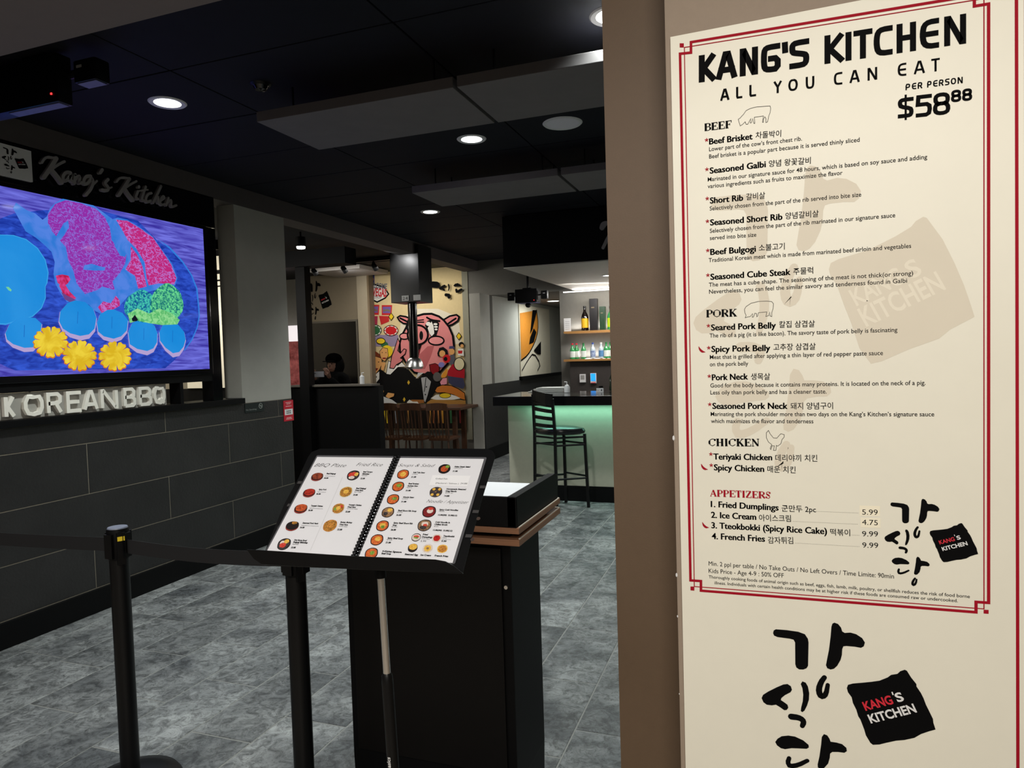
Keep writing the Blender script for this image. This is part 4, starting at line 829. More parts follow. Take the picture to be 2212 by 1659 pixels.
tm(zL,"Hot Stone Bowl",597,1182,135); tm(zL,"Bulgogi Bibimbap",587,1205,155); tm(zL,"돌솥비빔밥",578,1225,65,9,0); tm(zL,"22.88",560,1265,50)
tm(zL,"Beef Tartare",1370,418,105); tm(zL,"Bibimbap*",1360,440,88); tm(zL,"육회비빔밥",1355,456,60,9,0); tm(zL,"22.88",1338,492,50)
tm(zL,"Beef Bulgogi",1290,602,110); tm(zL,"Fried Rice",1280,625,88); tm(zL,"불고기 볶음밥",1272,642,75,9,0); tm(zL,"25.88",1256,676,50)
tm(zL,"Teriyaki Chicken",1205,788,142); tm(zL,"Fried Rice",1195,812,88); tm(zL,"데리야끼치킨 볶음밥",1188,829,115,9,0); tm(zL,"22.88",1170,864,50)
tm(zL,"Butter Shrimp",1115,982,125); tm(zL,"Fried Rice",1105,1008,88); tm(zL,"버터새우 볶음밥",1098,1026,90,9,0); tm(zL,"22.88",1078,1064,52)
for ls_, x, y, wd_, k2, pr in ((["Soft Tofu Stew"],582,425,128,"순두부찌개","21.88"),(["Beef Brisket","Soybean Stew"],530,550,110,"차돌된장찌개","21.88"),(["Kimchi Stew"],470,702,115,"김치찌개","21.88"),(["Beef Short Rib Soup"],413,852,190,"갈비탕","26.88"),(["Spicy Beef Short Rib","Soup"],362,990,195,"매운 갈비탕","26.88"),(["Spicy Beef Soup"],295,1160,155,"육개장","21.88"),(["K-Kitchen Signature","Beef Soup"],237,1308,190,"","")):
    for i, s in enumerate(ls_): tm(zR, s, x-i*10, y+i*25, wd_ if i == 0 else min(wd_, len(s)*10.5))
    n = len(ls_)-1
    if k2: tm(zR, k2, x-12-n*10, y+17+n*25, 58, 9, 0)
    if pr: tm(zR, pr, x-22-n*10, y+50+n*25-(0 if n == 0 else 10)+12*n, 52)
tm(zR,"Asian Steak Salad",1042,360,168); tm(zR,"스테이크 샐러드",1038,376,95,9,0); tm(zR,"21.88",1024,410,52)
tm(zR,"Homemade Steamed",955,610,200); tm(zR,"King Mandu",946,634,112); tm(zR,"왕만두 4pc",942,651,80,9,0); tm(zR,"14.88",930,688,52)
tm(zR,"Spicy Cold Noodles",876,842,188); tm(zR,"비빔냉면",870,858,55,9,0); tm(zR,"12.88(SM)  22.88(LG)",860,900,190,14)
tm(zR,"Cold Noodle In",830,982,145); tm(zR,"Chilled Broth",820,1007,128); tm(zR,"물냉면",815,1026,42,9,0); tm(zR,"12.88(SM)  22.88(LG)",803,1070,190,14)
tm(zR,"Fried",690,1120,50); tm(zR,"Dumplings",680,1148,105); tm(zR,"군만두 (2pc)",675,1166,80,9,0); tm(zR,"5.99",665,1195,52,17,0)
tm(zR,"Tteokbokki",918,1138,108); tm(zR,"떡볶이",910,1154,40,9,0); tm(zR,"Spicy Rice Cake",905,1170,85,8,0); tm(zR,"9.99",897,1195,48)
tm(zR,"Steamed Egg",487,1342,128); tm(zR,"Ice Cream",665,1350,100); tm(zR,"French Fries",822,1358,128)
mk('dish_lettering', mm_, INK, mn)
mm_ = MB()
tm(zL,"BBQ Plate",820,352,375,44,-.012,.45); tm(zL,"Fried Rice",1290,345,300,44,-.012,.45); tm(zR,"Soups & Salad",415,350,400,36,-.012,.45); tm(zR,"Noodle / Appetizer",730,755,425,36,-.012,.45)
mk('script_heading', mm_, INKG, mn)
mk('page_fold', (lambda q: (stroke(q, DP, [zL(1140,470), zL(780,1290)], .0006, .0002, cap=False), q)[1])(MB()), mat('fold_grey', (196, 196, 198), .5, noise=.02), mn)
b = MB(); poly(b, DP, [zR(800,448), zR(1228,456), zR(1190,574), zR(762,562)], .0003); mk('correction_sticker', b, mat('sticker_white', (243, 243, 245), .4, noise=.01), mn)
mm_ = MB(); tm(zR,"Grilled Fish",833,495,125,16,0); tm(zR,"(Mackerel / Salmon )",833,545,240,16,0); tm(zR,"24.88",1112,549,68,16,0)
for i in range(len(mm_.v)): mm_.v[i] = mm_.v[i]+DP.n*.0003
mk('sticker_lettering', mm_, INKG, mn)

# ================================================================== PODIUM
pd = thing('host_podium', 'black host podium with two wood edged boards and an open top tray', 'podium', (-1.12, 2.32, 0))
_mk = mk
def mk(name, mb, m, parent=None, smooth=False, label=None):      # podium measured 8 percent too far: bring it nearer, keep its foot on the floor
    K = .92; mb.v = [Vector((v.x*K, v.y*K, 0 if v.z <= 0 else 1.6+(v.z-1.6)*K)) for v in mb.v]
    return _mk(name, mb, m, parent, smooth, label)
XL, XR, YF, YB = -1.64, -.806, 2.27, 2.80
mk('cabinet', MB().box(-1.57, -.87, 2.35, 2.69, 0, .932, .004), BLACK, pd)
mk('front_panel', MB().box(-1.54, -.905, 2.340, 2.352, .05, .90, .003), mat('podium_panel', (10, 8, 7), .5, noise=.1, spec=.2), pd)
mk('lock', MB().tube([(-.890, 2.352, .756), (-.890, 2.343, .756)], .007, 16), CHROME, pd, True)
mk('lower_board', MB().box(XL, XR, YF, YB, .932, .955, .003), WOOD, pd); mk('upper_board', MB().box(XL, XR, YF, YB, .975, .996, .003), WOOD, pd)
mk('spacer', MB().box(XL+.04, XR-.05, YF+.04, YB-.04, .955, .975), BLACK, pd)
for nm, zz_ in (('lower', .9555), ('upper', .9965)):
    mk('edge_highlight', MB().box(XR-.006, XR-.001, YF+.01, YB, zz_, zz_+.0025).box(XR-.04, XR-.001, YB-.006, YB, zz_, zz_+.0025), mat('pale_edge_highlight', (215, 205, 190), .4, noise=.03), pd)  # lit rim of the laminate boards, painted as pale strips
TY = 2.70
mk('tray_front', MB().box(XL+.02, XR-.01, YF+.004, YF+.016, .9965, 1.105, .003), BLACK, pd)
# right side with the rounded far top corner
pts = [(YF+.004, .9965), (YF+.004, 1.105)]+[(2.765+.035*math.sin(q*PI/12)-.0, 1.07+.035*math.cos(q*PI/12)) for q in range(7)]+[(2.797, .9965)]
mk('tray_side', MB().slab([(XR-.042, y_, z_) for y_, z_ in pts], (1, 0, 0), .032), BLACK, pd)
mk('tray_side', MB().slab([(XL+.01, y_, z_) for y_, z_ in pts], (1, 0, 0), .032), BLACK, pd)
mk('tray_back', MB().box(XL+.02, XR-.04, 2.785, 2.797, .9965, 1.03, .002), BLACK, pd)
pk_ = thing('paper_stack', 'white paper sheets lying in the top tray of the podium', 'paper', (-1.0, 2.25, 1.05))
mk('sheets', MB().box(-1.35, -.862, 2.30, 2.58, .998, 1.098, .004), mat('white_paper', (240, 242, 245), .6, noise=.01), pk_)

mk = _mk
# ================================================================== STANCHIONS AND BELT
def stanchion(x, y, lb, r):
    t = thing('stanchion', lb, 'stanchion', (x, y, 0), 'queue barrier posts')
    mk('base', MB().lathe([(0, 0), (.175, 0), (.18, .012), (.168, .03), (.12, .045), (.05, .058), (0, .058)], (x, y, 0), 40), BLACKM, t, True)
    mk('post', MB().lathe([(r, .05), (r, .90), (0, .90), (0, .05)], (x, y, 0), 28), BLACKM, t, True)
    hd = mk('head', MB().lathe([(r, .885), (r*1.16, .895), (r*1.16, .99), (r*1.1, 1.0), (0, 1.003)], (x, y, 0), 28), BLACK, t, True)
    mk('cap', MB().lathe([(0, 1.003), (r*1.05, 1.0015), (r*1.0, 1.006), (0, 1.007)], (x, y, 0), 28), mat('cap_blue_grey', (120, 128, 145), .35, noise=.05), hd, True)
    for a_ in (0, PI/2, PI, 1.5*PI):
        c_, s_ = math.cos(a_), math.sin(a_); m_ = MB(); cbox(m_, (x+c_*r*1.16, y+s_*r*1.16, .94), Vector((-s_, c_, 0)), Vector((0, 0, 1)), Vector((c_, s_, 0)), .018, .045, .006); mk('belt_slot', m_, BLACKM, hd)
    m_ = MB(); a_ = math.radians(-28); c_, s_ = math.cos(a_), math.sin(a_); cbox(m_, (x+c_*r*1.22, y+s_*r*1.22, .968), Vector((-s_, c_, 0)), Vector((0, 0, 1)), Vector((c_, s_, 0)), .012, .008, .006); mk('release_tab', m_, mat('yellow_tab', (235, 205, 50), .4, noise=.02), hd)
    m_ = MB(); cbox(m_, (x+c_*r*1.14, y+s_*r*1.14, .93), Vector((-s_, c_, 0)), Vector((0, 0, 1)), Vector((c_, s_, 0)), .014, .06, .006); mk('belt_clip', m_, BLACKM, hd)
    return t
stanchion(-2.285, 1.93, 'black belt barrier post on the left with a yellow tab', .0335)
stanchion(-1.49, 1.93, 'black belt barrier post directly behind the menu stand', .0335)
BELT = mat('black_webbing', (10, 10, 13), .8, noise=.1)
for nm, x0, x1, za, zb_, lb in (('a', -3.9, -2.325, .950, .962, 'black barrier belt running left from the left post'), ('b', -2.245, -1.53, .960, .962, 'black barrier belt between the two posts')):
    m_ = MB(); n = 14; vs = []
    for i in range(n+1):
        t_ = i/n; x = x0+(x1-x0)*t_; s_ = -.012*math.sin(PI*t_); z = za+(zb_-za)*t_+s_
        vs += [(x, 1.93, z-.052), (x, 1.93, z), (x, 1.9315, z), (x, 1.9315, z-.052)]
    fs = [(4*i+j, 4*i+(j+1) % 4, 4*i+4+(j+1) % 4, 4*i+4+j) for i in range(n) for j in range(4)]
    tag(mk('barrier_belt', m_.add(vs, fs), BELT), lb, 'belt', 'barrier belts')
# far post that the left belt ends on is outside the frame
stanchion(-3.94, 1.93, 'black belt barrier post outside the picture on the far left', .0335)

# ================================================================== BAR
BX0 = -2.68
bar = thing('bar_counter', 'pale bar counter with thick glossy black top and green glow below it', 'bar counter', (-1, 7.3, 0))
mk('counter_top', MB().box(BX0-.08, 1.5, 7.05, 8.0, 1.063, 1.162, .004), BLACKG, bar)
mk('front', MB().box(BX0, 1.5, 7.30, 7.42, .168, 1.063), mat('bar_front_paint', (182, 178, 160), .75, noise=.04), bar)
mk('end_panel', MB().box(BX0, BX0+.12, 7.42, 7.95, .168, 1.063), MATS['bar_front_paint'], bar)
mk('kick_board', MB().box(BX0-.008, 1.5, 7.285, 7.41, 0, .168, .003), BLACK, bar)
mk('light_strip', MB().box(BX0+.02, 1.5, 7.20, 7.215, 1.053, 1.061), mat('green_led', (120, 255, 205), .4, emit=3), bar)
sf = struct('trim_6', MB().box(bp(1088, 580, 'y', 7.04).x, 2.6, 7.04, BACK, 2.55, 3.09), BLACK, 'black fascia box over the bar', 'soffit')
struct('trim_7', MB().box(bp(1088, 580, 'y', 7.04).x, 2.6, 7.041, BACK, 2.54, 2.55), mat('soffit_under', (205, 200, 190), .6, noise=.03), 'pale underside of the soffit over the bar', 'soffit')
# raised script letter on the bar fascia
sl = thing('bar_sign_letter', 'grey raised script letter on the black fascia over the bar, cut off by the jamb', 'sign', (bp(1310, 510, 'y', 7.02).x, 7.02, 2.8))
SF = Pl((0, 7.025, 0), (1, 0, 0), (0, 0, 1)); zf = lambda x, y: SF.px(1000+x/4.609, 440+y/4.609); b = MB()
stroke(b, SF, [zf(1385,240), zf(1400,205), zf(1440,190), zf(1520,200), zf(1560,210)], [.05,.06,.035,.03,.03], 0, smooth=2); stroke(b, SF, [zf(1395,440), zf(1440,350), zf(1520,210)], [.03,.035,.04], 0, smooth=1); stroke(b, SF, [zf(1490,290), zf(1600,220)], .025, 0); stroke(b, SF, [zf(1490,300), zf(1560,430)], .04, 0)
o_ = mk('letter', b, GS, sl); md = o_.modifiers.new('s', 'SOLIDIFY'); md.thickness = .02; md.offset = 0
area('bar_glow', (-.6, 7.2, 1.04), (-.6, 7.29, .3), 3.6, .04, 7, (.4, 1, .78))
area('bar_shelf_light', (-1.4, 9.3, 2.51), (-1.6, 9.9, 1.6), 2.2, .2, 46, (1, .97, .93))
mk_cove = struct('trim_12', MB().box(bp(1215, 620, 'y', 10.0).x, 2.5, BACK-.07, BACK-.05, 2.515, 2.53), mat('cove_led', (255, 252, 246), .4, emit=1.6), 'bright cove strip at the back of the bar soffit', 'cove light')
area('cove_light', (-1.4, BACK-.10, 2.49), (-1.4, 9.0, 2.62), 2.4, .06, 12, (1, .97, .93))
spot('bar_spot', bp(1311, 596, 'z', 2.53), (-1.6, 8.2, 1), 30, 120, .8)
t = thing('soffit_light', 'small round light under the bar soffit at the edge of the jamb', 'ceiling light', bp(1312, 595, 'z', 2.54)); q = bp(1312, 595, 'z', 2.54)
mk('diffuser', MB().lathe([(0, -.006), (.05, -.004), (.055, 0), (0, 0)], q, 20), LAMP, t, True); mk('trim_ring', MB().lathe([(.05, -.004), (.07, -.006), (.072, 0), (.05, 0)], q, 20), WHITE, t, True)
mk_s = [('upper', 717, 1.915), ('lower', 776, 1.51)]
for nm, pyy, zt_ in (('upper', 717, 1.935), ('lower', 776, 1.525)):
    x0 = bp(1219, pyy, 'y', 9.9).x
    t = thing('wall_shelf', nm+' wooden wall shelf behind the bar holding bottles', 'shelf', (-1.5, 9.97, zt_)); mk('board', MB().box(x0, 1.0, 9.86, BACK, zt_-.032, zt_, .002), WOODS, t)
    mk('light_strip', MB().box(x0+.25, 1.0, BACK-.03, BACK-.015, zt_, zt_+.006), mat('shelf_led', (255, 250, 245), .4, emit=5), t)
    area('shelf_glow', (-1.7, BACK-.06, zt_+.03), (-1.7, BACK-.03, zt_+.5), 1.9, .03, 7, (1, .97, .95))
GG = mat('green_glass', (55, 150, 85), .1, noise=.1); CG = mat('clear_glass_bottle', (190, 205, 215), .1, noise=.05); DG = mat('dark_glass', (22, 14, 12), .1, noise=.1)
LW = mat('white_bottle_label', (225, 232, 228), .5, noise=.06, nscale=60); LB = mat('blue_bottle_label', (40, 78, 150), .5, noise=.3, nscale=50, col2=(200, 215, 235)); LY = mat('yellow_bottle_label', (232, 178, 20), .5, noise=.1, nscale=60)
def bottle(px_, pyb, h, r_, gm, lm_, capm_, lb, grp, yy=9.95, band=(.12, .5)):
    r = r_*.86; p = bp(px_, pyb, 'y', yy); z = (1.935 if pyb < 740 else 1.525)
    t = thing('bottle', lb, 'bottle', (p.x, yy, z), grp)
    mk('glass', MB().lathe([(0, 0), (r, .004), (r, h*.55), (r*.8, h*.66), (r*.38, h*.78), (r*.34, h*.93), (0, h*.93)], (p.x, yy, z), 18), gm, t, True)
    mk('label', MB().lathe([(r*1.015, h*band[0]), (r*1.015, h*band[1]), (r*.99, h*band[1]), (r*.99, h*band[0])], (p.x, yy, z), 18), lm_, t, True)
    mk('cap', MB().lathe([(0, h*.9), (r*.42, h*.9), (r*.42, h), (0, h)], (p.x, yy, z), 12), capm_, t, True)
RC = mat('red_cap', (215, 50, 70), .4, noise=.02); BC = mat('blue_cap', (55, 80, 160), .4, noise=.02); GC = mat('green_cap', (40, 110, 60), .4, noise=.02); KC = mat('black_cap', (20, 20, 22), .4, noise=.02)
bottle(1264, 711, .36, .062, DG, LY, KC, 'dark brown bottle with yellow label on the upper shelf', 'bottles behind the bar')
bottle(1320, 711, .34, .06, GG, mat('lime_label', (190, 220, 20), .5, noise=.05), KC, 'green bottle with lime label on the upper shelf beside the jamb', 'bottles behind the bar')
for px_, gm, lm_, cp, lb in ((1237, GG, LW, RC, 'leftmost green soju bottle with red cap on the lower shelf'), (1246, GG, LW, RC, 'green soju bottle with red cap, second on the lower shelf'), (1261, GG, LW, GC, 'green bottle with green cap and white label on the lower shelf'),
     (1281, CG, LB, BC, 'clear bottle with dark blue label and blue cap'), (1299, CG, mat('pale_blue_label', (90, 140, 190), .5, noise=.1), WHITE, 'clear bottle with pale blue label and white cap'), (1310, GG, LW, GC, 'green bottle right of the clear ones on the lower shelf'), (1319, GG, LW, GC, 'green bottle at the jamb end of the lower shelf')):
    bottle(px_, 772, .235, .045, gm, lm_, cp, lb, 'bottles behind the bar', 9.94+(.07 if px_ in (1246, 1319) else 0))
for px_, wpx, h, mm, lb in ((1284, 17, .46, mat('black_carton', (22, 18, 20), .4, noise=.1), 'tall black gift box between the bottles'), (1303, 12, .34, mat('green_carton', (30, 62, 38), .35, noise=.3, nscale=30), 'dark green gift box on the upper shelf')):
    p = bp(px_, 712, 'y', 9.95); w2 = wpx/1501*10/2
    t = thing('gift_box', lb, 'box', (p.x, 9.95, 1.935)); mk('carton', MB().box(p.x-w2, p.x+w2, 9.90, 9.99, 1.935, 1.935+h, .004), mm, t); mk('label_band', MB().box(p.x-w2*.5, p.x+w2*.3, 9.898, 9.90, 1.935+h*.7, 1.935+h*.74), mat('gold_print', (120, 105, 80), .5, noise=.1), t)
p = bp(1226, 700, 'y', 9.93); t = thing('paper_notice', 'white printed notice standing at the left end of the upper shelf', 'notice', (p.x, 9.93, 1.935))
mk('sheet', MB().box(p.x-.055, p.x+.05, 9.93, 9.935, 1.935, 2.13), WHITE, t); b = MB()
for i in range(5): b.box(p.x-.035, p.x+.03, 9.928, 9.93, 2.08-i*.028, 2.085-i*.028)
mk('print', b, mat('grey_print', (150, 150, 150), .5, noise=.02), t)
tag(mk('back_bar_panel', MB().box(bp(1234, 800, 'y', 10.0).x, 1.5, 9.93, BACK-.002, 0, 1.49, .004), mat('back_bar_dark', (56, 50, 47), .6, noise=.08)), 'dark brown panel on the wall below the lower shelf', 'panel')  # plain dark panel covering the wall area under the shelf
for x0, x1, y0_, y1_, mm, lb, nm in ((1253, 1265, 808, 826, WHITE, 'white wall dispenser on the dark panel behind the bar', 'wall_dispenser'), (1276, 1288, 806, 828, WHITE, 'white wall device with a lit blue screen behind the bar', 'wall_device')):
    A_, B2 = bp(x0, y1_, 'y', 9.92), bp(x1, y0_, 'y', 9.92); t = thing(nm, lb, 'wall device', ((A_.x+B2.x)/2, 9.93, A_.z)); mk('case', MB().box(A_.x, B2.x, 9.90, 9.93, A_.z, B2.z, .004), mm, t)
    if nm == 'wall_device': mk('screen', MB().box(A_.x+.008, B2.x-.008, 9.897, 9.90, A_.z+.035, B2.z-.006), mat('blue_screen', (40, 150, 245), .2, emit=1), t); mk('red_edge', MB().box(A_.x+.008, B2.x-.008, 9.897, 9.90, A_.z+.004, A_.z+.014), RC, t)
    else: mk('slot', MB().box(A_.x+.015, B2.x-.015, 9.898, 9.90, A_.z+.04, B2.z-.015), mat('grey_slot', (150, 148, 145), .5, noise=.03), t)
# things on the counter
def on(px_, py_): return bp(px_, py_, 'z', 1.163)
p = on(1225, 848); t = thing('sanitizer_bottle', 'white pump bottle standing on the black bar top', 'bottle', p)
mk('body', MB().lathe([(0, 0), (.032, .002), (.034, .06), (.022, .085), (.01, .09), (0, .09)], p, 18), WHITE, t, True); mk('pump', MB().tube([p+Vector((0, 0, .088)), p+Vector((0, 0, .122)), p+Vector((-.03, 0, .122))], .006, 8), WHITE, t, True)
p = on(1296, 847); t = thing('number_card', 'small white number card on the black bar top', 'card', p)
mk('card', MB().box(p.x-.04, p.x+.04, p.y, p.y+.006, 1.163, 1.208), WHITE, t); NP = Pl((p.x, p.y-.001, 1.163), (1, 0, 0), (0, 0, 1)); b = MB(); text(b, NP, '4', (.008, .010), (.026, .010), .026, .0005, .02); mk('digit', b, INK, t)
b = MB(); text(b, NP, 'Bar', (-.032, .014), (-.006, .014), .012, .0005); mk('lettering', b, mat('grey_print', (150, 150, 150), .5), t)
p = on(1186, 846); t = thing('tray_stack', 'stack of pale papers and a clear tray on the bar top', 'papers', p)
for i in range(4): mk('sheet', MB().box(p.x-.23+.03*i, p.x+.2, p.y-.1+.01*i, p.y+.2, 1.164+i*.013, 1.173+i*.013, .002), mat('pale_tray', (190, 190, 185), .3, noise=.05), t)
p = Vector((on(1318, 846).x, 7.9, 1.163)); t = thing('bottle', 'small dark green bottle on the bar top beside the jamb', 'bottle', p, 'bottles behind the bar')
mk('glass', MB().lathe([(0, 0), (.035, .003), (.035, .14), (.014, .19), (.013, .25), (0, .25)], p, 16), mat('deep_green_glass', (18, 40, 26), .1, noise=.1), t, True)
p = Vector((on(1294, 846).x, 7.9, 1.163)); t = thing('cup', 'small dark cup behind the number card on the bar top', 'cup', p); mk('body', MB().lathe([(0, 0), (.022, 0), (.028, .06), (.024, .06), (.02, .005), (0, .005)], p, 16), BLACKM, t, True)

# ---- bar stool, back posts towards the viewer
st = thing('bar_stool', 'black ladder back bar stool with padded seat in front of the bar', 'stool', (-1.93, 6.95, 0))
N0 = bp(1203, 1101, 'z', 0); R0 = bp(1276, 1092, 'z', 0); R0.y = 7.02; B0 = bp(1224, 1080, 'z', 0)*.985; B0.z = 0; B0.y = 7.20; L0 = N0+(B0-R0)
L0 = Vector((L0.x, L0.y, 0)); ax = (R0-N0).normalized(); bx_ = (L0-N0).normalized()
SZ = .80
cs = (N0+R0+B0+L0)/4
def up(p, z, k_=.0): return Vector((p.x+(cs.x-p.x)*k_, p.y+(cs.y-p.y)*k_, z))
P1t = bp(1193, 862, 'y', N0.y-.02); P2t = bp(1151, 852, 'y', L0.y-.02)
mk('leg', MB().tube([N0, up(N0, SZ, .06), P1t], .020, 4), BLACKM, st); mk('leg', MB().tube([L0, up(L0, SZ, .06), P2t], .020, 4), BLACKM, st)
mk('leg', MB().tube([R0, up(R0, SZ-.03, .08)], .020, 4), BLACKM, st); mk('leg', MB().tube([B0, up(B0, SZ-.03, .08)], .020, 4), BLACKM, st)
sv = MB(); rings = []
a1 = (up(R0, 0, .02)-up(N0, 0, .02)); b1 = (up(L0, 0, .02)-up(N0, 0, .02)); c0 = (up(N0, 0, .02)+up(B0, 0, .02))/2
for sc_, zz_ in ((.0, SZ-.035), (.90, SZ-.035), (1.08, SZ-.02), (1.12, SZ+.005), (1.05, SZ+.03), (.7, SZ+.048), (0, SZ+.052)):
    for k_ in range(24):
        c_, s_ = math.cos(k_*PI/12), math.sin(k_*PI/12); e_ = .62
        u_, v_ = math.copysign(abs(c_)**e_, c_), math.copysign(abs(s_)**e_, s_)
        q = c0+a1*.54*sc_*u_+b1*.54*sc_*v_; sv.v.append(Vector((q.x, q.y, zz_)))
for i in range(6): sv.f += [(i*24+k_, i*24+(k_+1) % 24, i*24+24+(k_+1) % 24, i*24+24+k_) for k_ in range(24)]
mk('seat', sv, mat('black_vinyl', (18, 20, 22), .25, noise=.08), st, True, 'padded black vinyl seat')
for fz, hh in ((.985, .055), (.78, .014), (.62, .018), (.40, .018), (.18, .018)):
    q1_ = up(N0, SZ, .06).lerp(P1t, fz); q2_ = up(L0, SZ, .06).lerp(P2t, fz)
    d_ = (q2_-q1_).normalized(); bow = d_.cross(Vector((0, 0, 1))).normalized()*.02; mdl = (q1_+q2_)/2-bow
    m_ = MB(); pp_ = [q1_, (q1_+mdl)/2-bow*.4, mdl, (q2_+mdl)/2-bow*.4, q2_]
    for aa, bb in zip(pp_[:-1], pp_[1:]):
        dd = (bb-aa); cbox(m_, (aa+bb)/2, dd.normalized(), Vector((0, 0, 1)), dd.normalized().cross(Vector((0, 0, 1))), dd.length/2, hh, .009)
    mk('back_rail', m_, BLACKM, st)
def lg(p, z): return up(p, z, .06*z/SZ)
for pr, z in (((N0, R0), .31), ((R0, B0), .33), ((B0, L0), .31), ((L0, N0), .33), ((N0, R0), .66), ((R0, B0), .67), ((B0, L0), .66), ((L0, N0), .67), ((N0, R0), .74), ((L0, N0), .74)):
    mk('stretcher', MB().tube([lg(pr[0], z), lg(pr[1], z)], .011, 6), BLACKM, st)

# ================================================================== PASSAGE
area('passage_light', (-3.3, 11.6, 2.54), (-3.3, 11.6, 0), .35, .35, 24, NEUT)
q = bp(1195, 650, 'z', 2.565); t = thing('downlight', 'round downlight in the passage ceiling beside the bar shelves', 'ceiling light', q)
mk('diffuser', MB().lathe([(0, -.008), (.1, -.006), (.105, 0), (0, 0)], q, 24), LAMP, t, True); mk('trim_ring', MB().lathe([(.1, -.006), (.12, -.008), (.125, 0), (.1, 0)], q, 24), WHITE, t, True)
AR = Pl((-3.94, 0, 0), (0, 1, 0), (0, 0, 1)); t = thing('passage_mural', 'orange and black cartoon mural panel in the passage', 'mural', (-3.94, 12, 1.24))
za = lambda x, y: AR.px(1000+x/4.609, 440+y/4.609); zb8 = lambda x, y: AR.px(1000+x/4.365, 780+y/4.365)
yl0 = za(565, 1300)[0]
mk('panel', MB().box(-3.956, -3.94, yl0, zb8(745, 100)[0]+.6, 1.24, 2.5), mat('mural_cream', (205, 195, 175), .7, noise=.03), t)
b = MB(); poly(b, AR, [za(565,1090), za(735,1060), za(748,1200), za(735,1320), za(690,1430), za(640,1510), za(578,1560)], .004); mk('orange_shape', b, mat('mural_orange', (190, 120, 30), .7, noise=.06), t)
b = MB(); stroke(b, AR, [za(730,1060), za(748,1200), za(735,1320), za(690,1430), za(640,1510), za(578,1560)], .03, .008, smooth=1); poly(b, AR, [za(690,1060), za(735,1060), za(690,1250), za(665,1300)], .008); poly(b, AR, [za(700,1240), za(665,1330), za(655,1400), za(700,1380), za(725,1280)], .012)
stroke(b, AR, [za(585,1660), za(640,1560), za(700,1480), za(770,1600), za(740,1659)], .025, .010, smooth=1); poly(b, AR, [za(700,1460), za(770,1370), za(770,1500), za(740,1500)], .014); mk('black_shape', b, INK, t)

# ================================================================== DINING SIDE
struct('trim_8', MB().box(-9.5, WX-.22, 9.0, BACK, 3.04, 3.10), BLACK, 'dark ceiling band over the dining end', 'ceiling')
struct('wall_half', MB().box(-9.4, bp(817, 832, 'y', 7.5).x, 7.5, 7.62, 0, 1.285, .004), BLACK, 'black half height partition in the dining side')
b0 = bp(700, 843, 'y', 7.45)
tag(mk('partition_ledge', MB().box(-5.75, bp(806, 822, 'y', 7.5).x, 7.46, 7.66, 1.286, 1.31, .003), mat('ledge_brown', (90, 84, 76), .6, noise=.05)), 'narrow brown ledge on top of the black partition', 'ledge')
xpst = bp(652, 700, 'y', 7.4).x
struct('trim_9', MB().box(bp(642, 700, 'y', 7.4).x, bp(662, 700, 'y', 7.4).x, 7.4, 7.52, 0, 2.95), BLACK, 'black post at the left end of the partition', 'post')
struct('trim_10', MB().box(-9.4, -4.75, 7.35, 7.6, 2.80, 3.0), BLACK, 'black duct beam under the dining ceiling', 'beam')
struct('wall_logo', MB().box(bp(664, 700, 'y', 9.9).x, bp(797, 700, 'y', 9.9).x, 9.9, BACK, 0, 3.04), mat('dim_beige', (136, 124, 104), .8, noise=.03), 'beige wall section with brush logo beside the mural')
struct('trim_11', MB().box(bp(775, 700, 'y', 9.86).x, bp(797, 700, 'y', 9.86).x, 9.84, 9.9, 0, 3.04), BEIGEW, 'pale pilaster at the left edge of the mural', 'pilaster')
WP = Pl((0, 9.898, 0), (1, 0, 0), (0, 0, 1)); t = thing('wall_logo_sign', 'black brush logo with tilted square on the beige wall', 'sign', bp(700, 640, 'y', 9.9)); k, r_, w_ = MB(), MB(), MB()
A_ = Vector(WP.px(664, 608)); B_2 = Vector(WP.px(718, 688)); s_x = (B_2.x-A_.x)/(1678-698); s_y = (A_.y-B_2.y)/(1128-125)
logo(k, r_, w_, WP, lambda x, y: (A_.x+(x-698)*s_x, A_.y-(y-125)*s_y), .002); mk('logo', k, INK, t); mk('logo_red_lettering', r_, MATS['bright_red_ink'], t); mk('logo_white_lettering', w_, WHITE, t)
a, c = bp(668, 830, 'y', 9.88), bp(769, 694, 'y', 9.88); t = thing('dark_mirror', 'large dark mirror panel on the beige wall above the partition', 'mirror', ((a.x+c.x)/2, 9.88, a.z))
mk('glass', MB().box(a.x, c.x, 9.875, 9.9, a.z, c.z), mat('smoked_mirror', (44, 43, 45), .12, .85, noise=.02), t); mk('frame', MB().box(a.x-.03, a.x, 9.87, 9.9, a.z-.03, c.z+.03).box(c.x, c.x+.03, 9.87, 9.9, a.z-.03, c.z+.03).box(a.x, c.x, 9.87, 9.9, c.z, c.z+.03), mat('mirror_frame', (96, 90, 80), .5, noise=.03), t)
p = bp(782, 820, 'y', 7.56); t = thing('soap_bottle', 'small white pump bottle on the partition ledge', 'bottle', (p.x, 7.56, 1.31)); mk('body', MB().lathe([(0, 0), (.03, 0), (.03, .09), (.012, .11), (0, .11)], (p.x, 7.56, 1.31), 14), WHITE, t, True); mk('pump', MB().tube([(p.x, 7.56, 1.41), (p.x, 7.56, 1.45), (p.x+.03, 7.56, 1.45)], .006, 6), WHITE, t)
